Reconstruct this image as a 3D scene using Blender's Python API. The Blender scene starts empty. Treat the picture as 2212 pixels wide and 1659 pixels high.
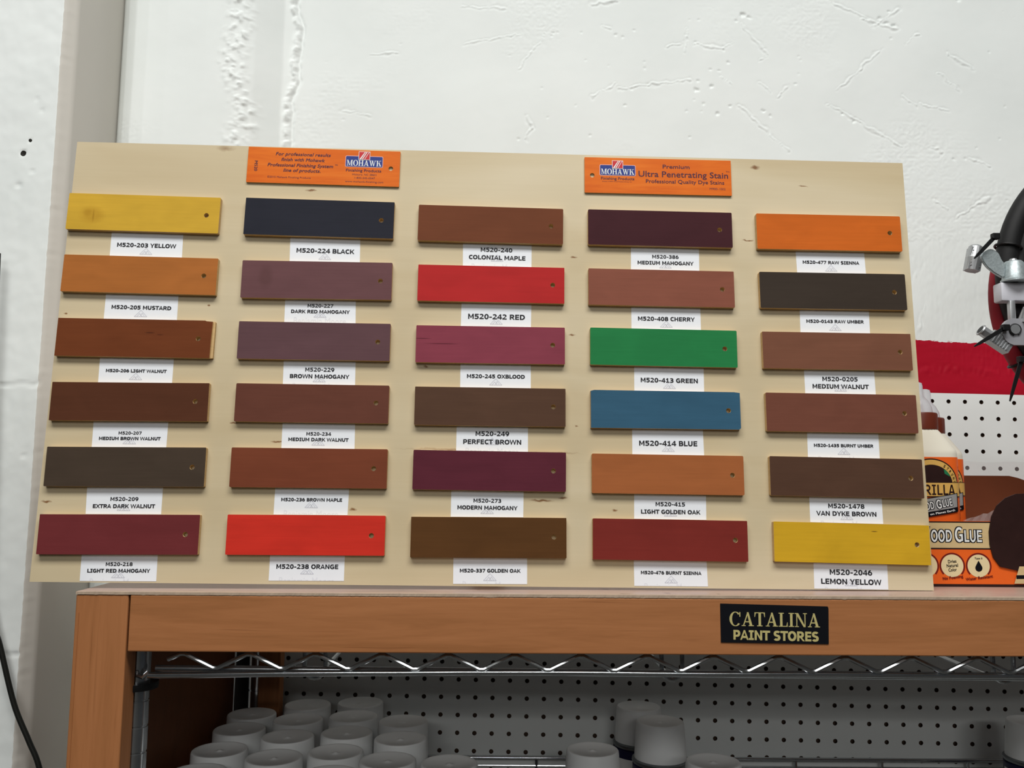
import bpy, bmesh, math, random
from mathutils import Vector, Matrix, noise
random.seed(5)
SC = bpy.context.scene
COL = SC.collection

# ------------------------------------------------------------------ camera
cam = bpy.data.cameras.new('camera')
cam.sensor_width = 36.0
cam.lens = 1850.0 / 2212.0 * 36.0
cam.clip_start = 0.02
camo = bpy.data.objects.new('camera', cam)
COL.objects.link(camo)
camo.matrix_world = Matrix(((0.999949, -0.007855, -0.006364, 0.0),
                            (-0.007198, -0.111203, -0.993772, 0.0),
                            (0.007098, 0.993767, -0.111254, 1.5),
                            (0, 0, 0, 1)))
SC.camera = camo

# ------------------------------------------------------------------ world, lamps, exposure
SC.view_settings.view_transform = 'Standard'
SC.view_settings.look = 'None'
SC.view_settings.exposure = 0.05
SC.view_settings.gamma = 1.0
SC.view_settings.use_curve_mapping = False
W = bpy.data.worlds.new('room_air')
SC.world = W
W.use_nodes = True
W.node_tree.nodes['Background'].inputs['Color'].default_value = (0.86, 0.93, 1.0, 1)
W.node_tree.nodes['Background'].inputs['Strength'].default_value = 0.03


def ceiling_lamp(x, y, sx, sy, watts):
    l = bpy.data.lights.new('ceiling_lamp', 'AREA')
    l.shape = 'RECTANGLE'
    l.size = sx
    l.size_y = sy
    l.energy = watts
    l.color = (1.0, 0.995, 0.97)
    o = bpy.data.objects.new('ceiling_lamp', l)
    COL.objects.link(o)
    o.location = (x, y, 3.55)
    return o


for ly, watts in ((-0.40, 41), (-3.2, 25), (-5.6, 52)):
    for lx, k in ((-0.70, 0.95), (0.60, 1.12)):
        ceiling_lamp(lx, ly, 1.2, 0.9, watts * k)

# ------------------------------------------------------------------ helpers


def lin(c):
    return tuple((v / 255 / 12.92 if v / 255 <= 0.04045 else ((v / 255 + 0.055) / 1.055) ** 2.4) for v in c) + (1.0,)


class NT:
    def __init__(s, name):
        s.m = bpy.data.materials.new(name)
        s.m.use_nodes = True
        s.t = s.m.node_tree
        s.b = s.t.nodes['Principled BSDF']

    def n(s, kind, **kw):
        nd = s.t.nodes.new(kind)
        for k, v in kw.items():
            setattr(nd, k, v)
        return nd

    def l(s, a, b):
        s.t.links.new(a, b)

    def coords(s, scale=(1, 1, 1), rot=(0, 0, 0), loc=(0, 0, 0)):
        tc = s.n('ShaderNodeTexCoord')
        mp = s.n('ShaderNodeMapping')
        mp.inputs['Scale'].default_value = scale
        mp.inputs['Rotation'].default_value = rot
        mp.inputs['Location'].default_value = loc
        s.l(tc.outputs['Object'], mp.inputs['Vector'])
        return mp.outputs['Vector']

    def noise(s, vec, scale, detail=4, rough=0.55, dist=0.0):
        n = s.n('ShaderNodeTexNoise')
        n.inputs['Scale'].default_value = scale
        n.inputs['Detail'].default_value = detail
        n.inputs['Roughness'].default_value = rough
        n.inputs['Distortion'].default_value = dist
        s.l(vec, n.inputs['Vector'])
        return n.outputs['Fac']

    def ramp(s, fac, stops):
        r = s.n('ShaderNodeValToRGB')
        e = r.color_ramp.elements
        while len(e) < len(stops):
            e.new(0.5)
        for el, (p, c) in zip(e, stops):
            el.position = p
            el.color = c
        s.l(fac, r.inputs['Fac'])
        return r.outputs['Color']

    def mix(s, fac, a, b, mode='MIX'):
        m = s.n('ShaderNodeMix', data_type='RGBA', blend_type=mode)
        for sock, v in ((m.inputs[0], fac), (m.inputs[6], a), (m.inputs[7], b)):
            if isinstance(v, (int, float)):
                sock.default_value = v
            elif isinstance(v, tuple):
                sock.default_value = v
            else:
                s.l(v, sock)
        return m.outputs[2]

    def math(s, op, a, b=0.0, c=None):
        m = s.n('ShaderNodeMath', operation=op)
        for i, v in enumerate((a, b) if c is None else (a, b, c)):
            if isinstance(v, (int, float)):
                m.inputs[i].default_value = v
            else:
                s.l(v, m.inputs[i])
        return m.outputs[0]

    def bump(s, h, strength, dist=0.002):
        b = s.n('ShaderNodeBump')
        b.inputs['Strength'].default_value = strength
        b.inputs['Distance'].default_value = dist
        s.l(h, b.inputs['Height'])
        s.l(b.outputs['Normal'], s.b.inputs['Normal'])

    def col(s, v):
        if isinstance(v, tuple):
            s.b.inputs['Base Color'].default_value = v
        else:
            s.l(v, s.b.inputs['Base Color'])

    def set(s, **kw):
        for k, v in kw.items():
            s.b.inputs[k.replace('_', ' ')].default_value = v
        return s


def scale_c(c, f):
    return tuple(min(1.0, v * f) for v in c[:3]) + (1.0,)


def plain(name, rgb, rough=0.5, metal=0.0, var=0.06, nscale=40, spec=0.22, bump=0.0):
    t = NT(name)
    c = lin(rgb)
    f = t.noise(t.coords(), nscale)
    t.col(t.ramp(f, [(0.3, scale_c(c, 1 - var)), (0.7, scale_c(c, 1 + var))]))
    t.set(Roughness=rough, Metallic=metal)
    t.b.inputs['Specular IOR Level'].default_value = spec
    if bump:
        t.bump(f, bump, 0.0006)
    return t.m


def stained(name, rgb, rough=0.42, var=0.10, off=0.0, blotch=0.10, spec=0.35, spots=()):
    """dye stain over birch: fine grain along the strip (local x) and soft blotches"""
    t = NT(name)
    c = lin(rgb)
    g = t.noise(t.coords(scale=(14, 420, 60), loc=(off, off * 2, 0)), 1.0, 5, 0.65, 0.4)
    bl = t.noise(t.coords(scale=(16, 34, 20), loc=(off * 3, off, 0)), 1.0, 2, 0.5, 0.8)
    a = t.ramp(g, [(0.25, scale_c(c, 1 - var)), (0.75, scale_c(c, 1 + var))])
    b = t.ramp(bl, [(0.3, (1 - blotch,) * 3 + (1,)), (0.7, (1.0, 1.0, 1.0, 1))])
    a = t.mix(1.0, a, b, 'MULTIPLY')
    for sx, sy, rx, ry, rgb2, k in spots:       # knots and checks of this one strip
        tc = t.n('ShaderNodeTexCoord')
        sb = t.n('ShaderNodeVectorMath', operation='SUBTRACT')
        t.l(tc.outputs['Object'], sb.inputs[0])
        sb.inputs[1].default_value = (sx, sy, 0)
        ml = t.n('ShaderNodeVectorMath', operation='MULTIPLY')
        t.l(sb.outputs[0], ml.inputs[0])
        ml.inputs[1].default_value = (1 / rx, 1 / ry, 0)
        ln = t.n('ShaderNodeVectorMath', operation='LENGTH')
        t.l(ml.outputs[0], ln.inputs[0])
        v = t.math('SUBTRACT', 1.0, t.math('MULTIPLY_ADD', bl, 0.5, t.math('SUBTRACT', ln.outputs['Value'], 0.25)))
        v.node.use_clamp = True
        v = t.math('MULTIPLY', v, k * 1.8)
        v = t.math('MINIMUM', v, k)
        a = t.mix(v, a, lin(rgb2))
    t.col(a)
    t.set(Roughness=rough)
    t.b.inputs['Specular IOR Level'].default_value = spec
    t.bump(g, 0.12, 0.0005)
    return t.m


class MB:
    """collects faces, links them as ONE mesh object"""

    def __init__(s):
        s.v, s.f, s.mi = [], [], []
        s.smooth = False

    def add(s, verts, faces, mi=0):
        o = len(s.v)
        s.v += [tuple(p) for p in verts]
        s.f += [tuple(i + o for i in f) for f in faces]
        s.mi += [mi] * len(faces)
        return s

    def box(s, x0, x1, y0, y1, z0, z1, mi=0, bev=0.0):
        if bev <= 0:
            s.add([(x, y, z) for x in (x0, x1) for y in (y0, y1) for z in (z0, z1)],
                  [(0, 1, 3, 2), (4, 6, 7, 5), (0, 4, 5, 1), (2, 3, 7, 6), (0, 2, 6, 4), (1, 5, 7, 3)], mi)
        else:
            bm = bmesh.new()
            bmesh.ops.create_cube(bm, size=1.0)
            for v in bm.verts:
                v.co = Vector(((x0 + x1) / 2 + v.co.x * (x1 - x0), (y0 + y1) / 2 + v.co.y * (y1 - y0), (z0 + z1) / 2 + v.co.z * (z1 - z0)))
            bmesh.ops.bevel(bm, geom=bm.edges[:], offset=bev, segments=2, affect='EDGES', profile=0.5)
            s.bm(bm, mi)
        return s

    def bm(s, bm, mi=0):
        bm.verts.index_update()
        s.add([v.co[:] for v in bm.verts], [[v.index for v in f.verts] for f in bm.faces], mi)
        bm.free()
        return s

    def tube(s, pts, r, seg=10, mi=0, caps=True, closed=False):
        pts = [Vector(p) for p in pts]
        n = len(pts)
        rs = r if isinstance(r, (list, tuple)) else [r] * n
        t0 = (pts[1] - pts[0]).normalized()
        ref = Vector((0, 0, 1)) if abs(t0.z) < 0.9 else Vector((1, 0, 0))
        nx = t0.cross(ref).normalized()
        V, F = [], []
        for i, p in enumerate(pts):
            if closed:
                t = (pts[(i + 1) % n] - pts[i - 1]).normalized()
            else:
                t = (pts[min(i + 1, n - 1)] - pts[max(i - 1, 0)]).normalized()
            nx = (nx - t * nx.dot(t)).normalized()
            ny = t.cross(nx)
            for k in range(seg):
                a = 2 * math.pi * k / seg
                V.append(p + (nx * math.cos(a) + ny * math.sin(a)) * rs[i])
        for i in range(n if closed else n - 1):
            j = (i + 1) % n
            for k in range(seg):
                F.append((i * seg + k, i * seg + (k + 1) % seg, j * seg + (k + 1) % seg, j * seg + k))
        if caps and not closed:
            F.append(tuple(range(seg))[::-1])
            F.append(tuple((n - 1) * seg + k for k in range(seg)))
        return s.add(V, F, mi)

    def lathe(s, prof, seg=40, c=(0, 0, 0), mi=0, shape=None):
        """prof: list of (radius, z); shape(angle, r) -> (x, y) for non-round sections"""
        V, F = [], []
        for r, z in prof:
            for k in range(seg):
                a = 2 * math.pi * k / seg
                x, y = (r * math.cos(a), r * math.sin(a)) if shape is None else shape(a, r)
                V.append((c[0] + x, c[1] + y, c[2] + z))
        for i in range(len(prof) - 1):
            for k in range(seg):
                F.append((i * seg + k, i * seg + (k + 1) % seg, (i + 1) * seg + (k + 1) % seg, (i + 1) * seg + k))
        F.append(tuple(range(seg))[::-1])
        F.append(tuple((len(prof) - 1) * seg + k for k in range(seg)))
        return s.add(V, F, mi)

    def prism(s, outline, z0, z1, holes=(), mi=0, mi_side=None, at=lambda x, y, z: (x, y, z), mi_hole=None):
        """a flat plate with real holes: outline in x, y, from z0 to z1 (front)"""
        mi_side = mi if mi_side is None else mi_side
        loops = [list(outline)] + [list(h) for h in holes]
        flat = [[Vector((p[0], p[1], 0)) for p in lp] for lp in loops]
        from mathutils.geometry import tessellate_polygon
        tris = tessellate_polygon(flat)
        pts = [p for lp in flat for p in lp]
        def up(t):
            a, b, c = (pts[i] for i in t)
            return t if (b - a).cross(c - a).z > 0 else t[::-1]
        tris = [up(tuple(t)) for t in tris]
        s.add([at(p.x, p.y, z1) for p in pts], tris, mi)
        s.add([at(p.x, p.y, z0) for p in pts], [t[::-1] for t in tris], mi_side)
        for li, lp in enumerate(flat):
            n = len(lp)
            s.add([at(p.x, p.y, z0) for p in lp] + [at(p.x, p.y, z1) for p in lp],
                  [(i, (i + 1) % n, n + (i + 1) % n, n + i) for i in range(n)],
                  mi_side if li == 0 or mi_hole is None else mi_hole)
        return s

    def build(s, name, mats, parent=None, smooth=False, mw=None):
        me = bpy.data.meshes.new(name)
        me.from_pydata(s.v, [], s.f)
        mats = mats if isinstance(mats, (list, tuple)) else [mats]
        for m in mats:
            me.materials.append(m)
        me.polygons.foreach_set('material_index', s.mi)
        if smooth:
            me.polygons.foreach_set('use_smooth', [True] * len(s.f))
            try:
                me.set_sharp_from_angle(angle=math.radians(38))
            except Exception:
                pass
        me.update()
        o = bpy.data.objects.new(name, me)
        COL.objects.link(o)
        if parent:
            o.parent = parent
        if mw is not None:
            o.matrix_world = mw
        return o


def tag(o, label=None, cat=None, group=None, kind=None):
    if label:
        o['label'] = label
    if cat:
        o['category'] = cat
    if group:
        o['group'] = group
    if kind:
        o['kind'] = kind
    return o


def empty(name, label, cat, loc=(0, 0, 0), group=None, mw=None):
    o = bpy.data.objects.new(name, None)
    o.empty_display_size = 0.05
    COL.objects.link(o)
    if mw is not None:
        o.matrix_world = mw
    else:
        o.location = loc
    return tag(o, label, cat, group)


def copy_thing(root):
    r = root.copy()
    COL.objects.link(r)
    for ch in list(root.children):
        c = ch.copy()
        COL.objects.link(c)
        c.parent = r
        for g in list(ch.children):
            d = g.copy()
            COL.objects.link(d)
            d.parent = c
    return r


def circle(cx, cy, r, n=20, ry=None, a0=0.0, a1=2 * math.pi):
    full = abs(a1 - a0 - 2 * math.pi) < 1e-6
    m = n if full else n - 1
    return [(cx + r * math.cos(a0 + (a1 - a0) * i / m), cy + (ry or r) * math.sin(a0 + (a1 - a0) * i / m)) for i in range(n)]


def rrect(x0, x1, y0, y1, r, n=4):
    out = []
    for cx, cy, a in ((x1 - r, y1 - r, 0), (x0 + r, y1 - r, 90), (x0 + r, y0 + r, 180), (x1 - r, y0 + r, 270)):
        for i in range(n + 1):
            t = math.radians(a + 90 * i / n)
            out.append((cx + r * math.cos(t), cy + r * math.sin(t)))
    return out


# ---- lettering: outlines of type as flat ink
_cache = {}


def glyphs(text, bold=0.0):
    key = (text, bold)
    if key not in _cache:
        cu = bpy.data.curves.new('type', 'FONT')
        cu.body = text
        cu.size = 1.0
        cu.space_character = 1.0 + 1.1 * bold
        cu.resolution_u = 3
        cu.fill_mode = 'FRONT'
        ob = bpy.data.objects.new('type', cu)
        COL.objects.link(ob)
        dg = bpy.context.evaluated_depsgraph_get()
        me = bpy.data.meshes.new_from_object(ob.evaluated_get(dg))
        V = [(v.co.x, v.co.y) for v in me.vertices]
        F = [tuple(p.vertices) for p in me.polygons]
        bpy.data.meshes.remove(me)
        bpy.data.objects.remove(ob)
        bpy.data.curves.remove(cu)
        if bold > 0:            # heavier type: the outline thickened all round
            n0, V0, F0 = len(V), V, F
            V, F = [], []
            for k in range(9):
                dx, dy = (0, 0) if k == 8 else (bold * math.cos(k * math.pi / 4), bold * 0.8 * math.sin(k * math.pi / 4))
                F += [tuple(i + len(V) for i in f) for f in F0]
                V += [(p[0] + dx, p[1] + dy, 0.000008 * k) for p in V0]
        x0 = min(v[0] for v in V)
        x1 = max(v[0] for v in V)
        _cache[key] = ([(v[0] - (x0 + x1) / 2, v[1], v[2] if len(v) > 2 else 0.0) for v in V], F, x1 - x0)
    return _cache[key]


CAP = 0.69   # cap height of the built-in face at size 1


def write(mb, text, cx, cy, width, z=0.0, bold=0.03, cap=None, ratio=1.0, ang=0.0, shear=0.0, mi=0, at=None, clip=None):
    """one line of type centred on (cx, cy), width wide; cap = cap height, else width-scaled * ratio"""
    V, F, w = glyphs(text, bold)
    sx = width / w
    sy = sx * ratio if cap is None else cap / CAP
    ca, sa = math.cos(ang), math.sin(ang)
    out = []
    for x, y, dz in V:
        yy = (y - CAP / 2) * sy
        xx = x * sx + shear * yy
        out.append((cx + ca * xx - sa * yy, cy + sa * xx + ca * yy, z + dz))
    if clip is not None:
        bm = bmesh.new()
        vs = [bm.verts.new(p) for p in out]
        for f in F:
            try:
                bm.faces.new([vs[i] for i in f])
            except ValueError:
                pass
        bmesh.ops.bisect_plane(bm, geom=bm.verts[:] + bm.edges[:] + bm.faces[:], plane_co=(0, clip, 0), plane_no=(0, -1, 0), clear_outer=True)
        mb.bm(bm, mi)
        return
    if at:
        out = [at(*p) for p in out]
    mb.add(out, F, mi)


def ring_poly(cx, cy, ro, rio, ri, rii, a0, a1, n=16):
    P = []
    for i in range(n):
        t = a0 + (a1 - a0) * i / n
        u = a0 + (a1 - a0) * (i + 1) / n
        P.append([(cx + ri * math.cos(t), cy + rii * math.sin(t)), (cx + ro * math.cos(t), cy + rio * math.sin(t)),
                  (cx + ro * math.cos(u), cy + rio * math.sin(u)), (cx + ri * math.cos(u), cy + rii * math.sin(u))])
    return P


def R4(x0, y0, x1, y1):
    return [(x0, y0), (x1, y0), (x1, y1), (x0, y1)]


SERIF = {
    'I': (0.44, [R4(.12, 0, .32, 1), R4(0, 0, .44, .06), R4(0, .94, .44, 1)]),
    'L': (0.74, [R4(.11, 0, .31, 1), R4(0, .94, .42, 1), R4(0, 0, .70, .06), [(.60, 0), (.72, 0), (.72, .32), (.68, .32)]]),
    'T': (0.84, [R4(.32, 0, .52, 1), R4(0, .94, .84, 1), [(0, .66), (.04, .66), (.12, 1), (0, 1)], [(.84, .66), (.84, 1), (.72, 1), (.80, .66)], R4(.20, 0, .64, .06)]),
    'N': (0.98, [R4(.12, 0, .20, 1), R4(.78, 0, .86, 1), [(.06, 1), (.28, 1), (.86, 0), (.70, 0)], R4(0, .94, .28, 1), R4(0, 0, .32, .06), R4(.66, .94, .98, 1)]),
    'A': (0.98, [[(.09, 0), (.18, 0), (.50, .84), (.46, 1)], [(.42, 1), (.56, 1), (.88, 0), (.66, 0)], R4(.24, .27, .70, .35), R4(0, 0, .32, .06), R4(.56, 0, .98, .06)]),
    'C': (0.92, ring_poly(.48, .5, .48, .53, .27, .47, math.radians(42), math.radians(320)) + [R4(.80, .66, .88, 1.0)]),
    'O': (0.98, ring_poly(.49, .5, .49, .53, .27, .47, 0, 2 * math.pi, 24)),
    'M': (1.20, [R4(.12, 0, .20, 1), R4(.88, 0, 1.08, 1), [(.06, 1), (.28, 1), (.64, .10), (.56, 0)], [(.86, 1), (.95, 1), (.60, 0), (.56, .06)], R4(0, 0, .32, .06), R4(0, .94, .26, 1), R4(.78, 0, 1.2, .06), R4(.9, .94, 1.2, 1)]),
    'H': (1.04, [R4(.12, 0, .32, 1), R4(.72, 0, .92, 1), R4(.3, .46, .74, .54), R4(0, 0, .44, .06), R4(0, .94, .44, 1), R4(.60, 0, 1.04, .06), R4(.60, .94, 1.04, 1)]),
    'W': (1.36, [[(.07, 1), (.28, 1), (.52, 0), (.40, 0)], [(.60, .92), (.68, .92), (.50, 0), (.42, 0)], [(.52, 1), (.74, 1), (.98, 0), (.86, 0)], [(1.16, 1), (1.25, 1), (.97, 0), (.88, 0)], R4(0, .94, .38, 1), R4(.46, .94, .82, 1), R4(1.04, .94, 1.36, 1)]),
    'K': (1.02, [R4(.12, 0, .32, 1), R4(0, 0, .44, .06), R4(0, .94, .44, 1), [(.30, .34), (.32, .44), (.84, 1), (.74, 1)], [(.46, .60), (.60, .72), (.98, 0), (.74, 0)], R4(.64, .94, .98, 1), R4(.62, 0, 1.02, .06)]),
}


S0, H0 = 0.215, 0.165
def _ring(cx, cy, rx, ry, ix, iy, d0=0, d1=360, n=18):
    return ring_poly(cx, cy, rx, ry, ix, iy, math.radians(d0), math.radians(d1), n)


_stem = R4(.12, 0, .335, 1)
BOLD = {     # wide heavy sans: advance, strokes (cap height 1)
    'A': (1.067, [[(.01, 0), (.235, 0), (.60, 1), (.40, 1)], [(1.057, 0), (.832, 0), (.467, 1), (.667, 1)], R4(.22, .20, .85, .36)]),
    'B': (1.048, [_stem, R4(.3, .84, .62, 1), R4(.3, .43, .66, .58), R4(.3, 0, .66, .165)] + _ring(.60, .715, .32, .285, .10, .13, -90, 90) + _ring(.64, .29, .36, .29, .14, .125, -90, 90)),
    'C': (.996, _ring(.60, .5, .53, .52, .30, .345, 48, 312, 24)),
    'D': (1.142, [_stem, R4(.3, .835, .52, 1), R4(.3, 0, .52, .165)] + _ring(.51, .5, .57, .5, .345, .335, -90, 90)),
    'E': (.94, [_stem, R4(.3, .835, .86, 1), R4(.3, .425, .81, .585), R4(.3, 0, .86, .165)]),
    'F': (.894, [_stem, R4(.3, .835, .85, 1), R4(.3, .41, .79, .57)]),
    'G': (1.116, _ring(.60, .5, .53, .52, .30, .345, 48, 300, 24) + [R4(.82, .06, 1.03, .53), R4(.60, .385, 1.03, .535)]),
    'H': (1.151, [_stem, R4(.816, 0, 1.03, 1), R4(.3, .42, .85, .59)]),
    'I': (.751, [R4(.27, 0, .485, 1), R4(.09, 0, .665, .145), R4(.09, .855, .665, 1)]),
    'K': (1.06, [_stem, [(.32, .42), (.80, 1), (1.05, 1), (.50, .38)], [(.42, .54), (.62, .64), (1.09, 0), (.81, 0)]]),
    'L': (.876, [_stem, R4(.3, 0, .86, .165)]),
    'M': (1.304, [R4(.12, 0, .315, 1), R4(.989, 0, 1.184, 1), [(.14, 1), (.37, 1), (.74, .22), (.57, .22)], [(1.164, 1), (.934, 1), (.564, .22), (.734, .22)]]),
    'N': (1.165, [R4(.12, 0, .315, 1), R4(.85, 0, 1.045, 1), [(.12, 1), (.37, 1), (1.045, 0), (.80, 0)]]),
    'O': (1.169, _ring(.585, .5, .53, .52, .30, .345, n=30)),
    'P': (1.008, [_stem, R4(.3, .835, .58, 1), R4(.3, .32, .58, .475)] + _ring(.57, .66, .38, .34, .155, .18, -90, 90)),
    'R': (1.076, [_stem, R4(.3, .835, .58, 1), R4(.3, .37, .58, .53), [(.40, .44), (.66, .44), (1.08, 0), (.80, 0)]] + _ring(.57, .685, .38, .315, .155, .155, -90, 90)),
    'S': (.977, _ring(.50, .725, .42, .295, .19, .13, 32, 270) + _ring(.47, .285, .44, .305, .20, .135, -148, 90)),
    'T': (.938, [R4(.0, .835, .938, 1), R4(.362, 0, .577, 1)]),
    'U': (1.117, [R4(.11, .38, .325, 1), R4(.79, .38, 1.005, 1)] + _ring(.5575, .40, .4475, .42, .2325, .25, 180, 360)),
    'V': (1.05, [[(.0, 1), (.24, 1), (.62, 0), (.415, 0)], [(1.05, 1), (.81, 1), (.43, 0), (.635, 0)]]),
    'W': (1.55, [[(.02, 1), (.245, 1), (.505, 0), (.30, 0)], [(.505, 0), (.32, 0), (.65, 1), (.84, 1)], [(.71, 1), (.90, 1), (1.23, 0), (1.045, 0)], [(1.53, 1), (1.305, 1), (1.045, 0), (1.25, 0)]]),
    'X': (1.05, [[(.0, 1), (.265, 1), (1.05, 0), (.785, 0)], [(1.05, 1), (.785, 1), (0, 0), (.265, 0)]]),
    'Y': (1.014, [R4(.40, 0, .614, .45), [(.0, 1), (.245, 1), (.60, .42), (.41, .36)], [(1.014, 1), (.769, 1), (.414, .42), (.604, .36)]]),
    '0': (.978, _ring(.489, .5, .42, .52, .195, .36, n=24)),
    '1': (.978, [R4(.40, 0, .61, 1), R4(.15, 0, .86, .15), R4(.16, .70, .45, .84)]),
    '2': (.978, _ring(.45, .70, .40, .315, .18, .155, -25, 152) + [[(.08, .16), (.36, .16), (.84, .60), (.61, .56)], R4(.08, 0, .90, .165)]),
    '3': (.978, _ring(.42, .73, .42, .285, .20, .13, -90, 145) + _ring(.42, .29, .46, .305, .24, .145, -145, 90) + [R4(.26, .43, .45, .585)]),
    '4': (.978, [R4(.57, 0, .78, 1), R4(.03, .21, .95, .365), [(.03, .35), (.23, .35), (.72, 1), (.53, 1)]]),
    '5': (.978, [R4(.15, .84, .85, 1), R4(.15, .47, .345, .9)] + _ring(.42, .33, .46, .35, .235, .19, -145, 122)),
    '6': (.978, _ring(.50, .34, .425, .36, .20, .20, n=22) + _ring(.66, .36, .585, .66, .36, .50, 92, 182, 12)),
    '7': (.978, [R4(.08, .835, .91, 1), [(.66, .84), (.91, .84), (.48, 0), (.22, 0)]]),
    '8': (.978, _ring(.489, .735, .385, .285, .17, .13, n=20) + _ring(.489, .285, .43, .305, .20, .15, n=22)),
    '9': (.978, _ring(.478, .66, .425, .36, .20, .20, n=22) + _ring(.318, .64, .585, .66, .36, .50, -88, 2, 12)),
    '-': (.66, [R4(.09, .32, .57, .48)]),
    ' ': (.47, []),
}


def write_strokes(mb, font, text, cx, cy, width, cap=None, z=0.0, ang=0.0, mi=0, at=None, gap=0.0, grow=0.0):
    """a line of type drawn from our own stroke tables; grow fattens it (for an outline behind)"""
    adv = []
    x = 0.0
    for ch in text:
        adv.append(x)
        x += font[ch][0] + gap
    total = x - gap
    sx = width / total
    cap = sx if cap is None else cap
    ca, sa = math.cos(ang), math.sin(ang)
    n = 0
    for ch, ax in zip(text, adv):
        for poly in font[ch][1]:
            n += 1
            P = []
            mx = sum(p[0] for p in poly) / len(poly)
            my = sum(p[1] for p in poly) / len(poly)
            for px, py in poly:
                xx = (px + ax - total / 2) * sx
                yy = (py - 0.5) * cap
                if grow:
                    xx += grow * (1 if px > mx else -1)
                    yy += grow * (1 if py > my else -1)
                P.append((cx + ca * xx - sa * yy, cy + sa * xx + ca * yy, z + 0.000002 * (n % 12)))
            area = sum(P[i][0] * P[(i + 1) % len(P)][1] - P[(i + 1) % len(P)][0] * P[i][1] for i in range(len(P)))
            if area < 0:
                P = P[::-1]
            if at:
                P = [at(*p) for p in P]
            mb.add(P, [tuple(range(len(P)))], mi)


def write_serif(mb, text, cx, cy, width, cap, z=0.0, ang=0.0, mi=0, at=None):
    write_strokes(mb, SERIF, text, cx, cy, width, cap, z, ang, mi, at, 0.06)


def write_bold(mb, text, cx, cy, width, z=0.0, cap=None, ang=0.0, mi=0, at=None, grow=0.0):
    write_strokes(mb, BOLD, text, cx, cy, width, cap, z, ang, mi, at, 0.0, grow)


def cover(mb, outline, z, mi=0, at=None):
    """a flat printed patch"""
    P = [(p[0], p[1], z) for p in outline]
    area = sum(P[i][0] * P[(i + 1) % len(P)][1] - P[(i + 1) % len(P)][0] * P[i][1] for i in range(len(P)))
    if area < 0:
        P = P[::-1]
    if at:
        P = [at(*p) for p in P]
    mb.add(P, [tuple(range(len(P)))], mi)


def band(mb, c, ro, ri, a0, a1, z, mi=0, at=None, n=24, k=1.0):
    """a flat printed ring or arc (k squashes it in y)"""
    for i in range(n):
        t = a0 + (a1 - a0) * i / n
        u = a0 + (a1 - a0) * (i + 1) / n
        P = [(c[0] + r * math.cos(a), c[1] + k * r * math.sin(a), z) for r, a in ((ri, t), (ro, t), (ro, u), (ri, u))]
        if at:
            P = [at(*p) for p in P]
        mb.add(P, [(0, 1, 2, 3)], mi)

# ------------------------------------------------------------------ materials
M = {}
M['raw_ply'] = stained('birch_ply_edge', (206, 172, 120), 0.6, 0.10, 3.0, 0.12)
M['hole'] = plain('drilled_wood', (206, 178, 132), 0.8)
M['paper'] = plain('white_paper', (232, 235, 240), 0.75, var=0.01, spec=0.25)
M['ink'] = plain('black_ink', (38, 38, 42), 0.6, var=0.02, spec=0.2)
M['pale_ink'] = plain('pale_grey_ink', (207, 209, 218), 0.75, var=0.01, spec=0.2)
M['cap_white'] = plain('white_plastic_cap', (226, 228, 228), 0.38, var=0.03, nscale=25)
M['navy'] = plain('navy_print', (30, 30, 62), 0.4)
M['steel'] = plain('grey_steel_rim', (120, 124, 126), 0.35, 0.8)
M['chrome'] = plain('chrome_wire', (190, 193, 196), 0.17, 0.95, var=0.06, nscale=90)
M['black_plastic'] = plain('black_plastic', (20, 20, 21), 0.45)
M['zinc'] = plain('zinc_casting', (172, 182, 184), 0.42, 0.55, var=0.16, nscale=420, bump=0.35)
M['bright_steel'] = plain('bright_steel', (176, 178, 180), 0.38, 0.75)
M['white_metal'] = plain('white_painted_metal', (206, 206, 214), 0.35, var=0.03)
M['grey_metal'] = plain('grey_painted_metal', (158, 158, 163), 0.4, 0.2, var=0.04)
M['rubber'] = plain('black_rubber_hose', (20, 20, 21), 0.62, var=0.10, nscale=120, spec=0.3)
M['hose_print'] = plain('grey_hose_print', (92, 92, 92), 0.6)
M['red_rubber'] = plain('red_rubber_hose', (140, 32, 44), 0.6, var=0.05, spec=0.25)
M['brown_plastic'] = plain('brown_plastic', (104, 46, 32), 0.4)
M['glue'] = plain('cream_plastic', (228, 222, 206), 0.35, var=0.02, nscale=12)
M['orange_print'] = plain('orange_print', (226, 98, 34), 0.42, var=0.03)
M['tan_print'] = plain('tan_print', (216, 172, 92), 0.45, var=0.05)
M['dark_print'] = plain('dark_brown_print', (44, 26, 24), 0.42, var=0.12, nscale=90)
M['maroon_print'] = plain('maroon_print', (110, 26, 22), 0.45)
M['cream_print'] = plain('cream_print', (222, 204, 160), 0.5, var=0.03)
M['green_print'] = plain('green_print', (40, 120, 78), 0.5)
M['white_print'] = plain('white_print', (226, 228, 226), 0.45, var=0.02)
M['grey_print'] = plain('grey_print', (150, 150, 148), 0.45, var=0.08, nscale=60)
M['cardboard'] = plain('brown_cardboard', (122, 66, 40), 0.75, var=0.07, nscale=14)
M['plank_print'] = stained('printed_plank', (206, 180, 132), 0.5, 0.14, 1.0, 0.12)
M['blue_print'] = plain('blue_print', (34, 54, 128), 0.4, var=0.03)
M['pink_print'] = plain('pale_pink_print', (226, 176, 176), 0.45, var=0.02)
M['red_print'] = plain('red_print', (196, 42, 48), 0.4, var=0.03)
M['plum_ink'] = plain('plum_ink', (74, 34, 58), 0.5, var=0.03)
M['gold_ink'] = plain('gold_foil', (196, 184, 124), 0.4, 0.15, var=0.08, nscale=200)
M['black_sticker'] = plain('black_vinyl', (17, 18, 23), 0.35, var=0.05)
M['cable'] = plain('black_cable', (26, 27, 24), 0.5)
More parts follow.
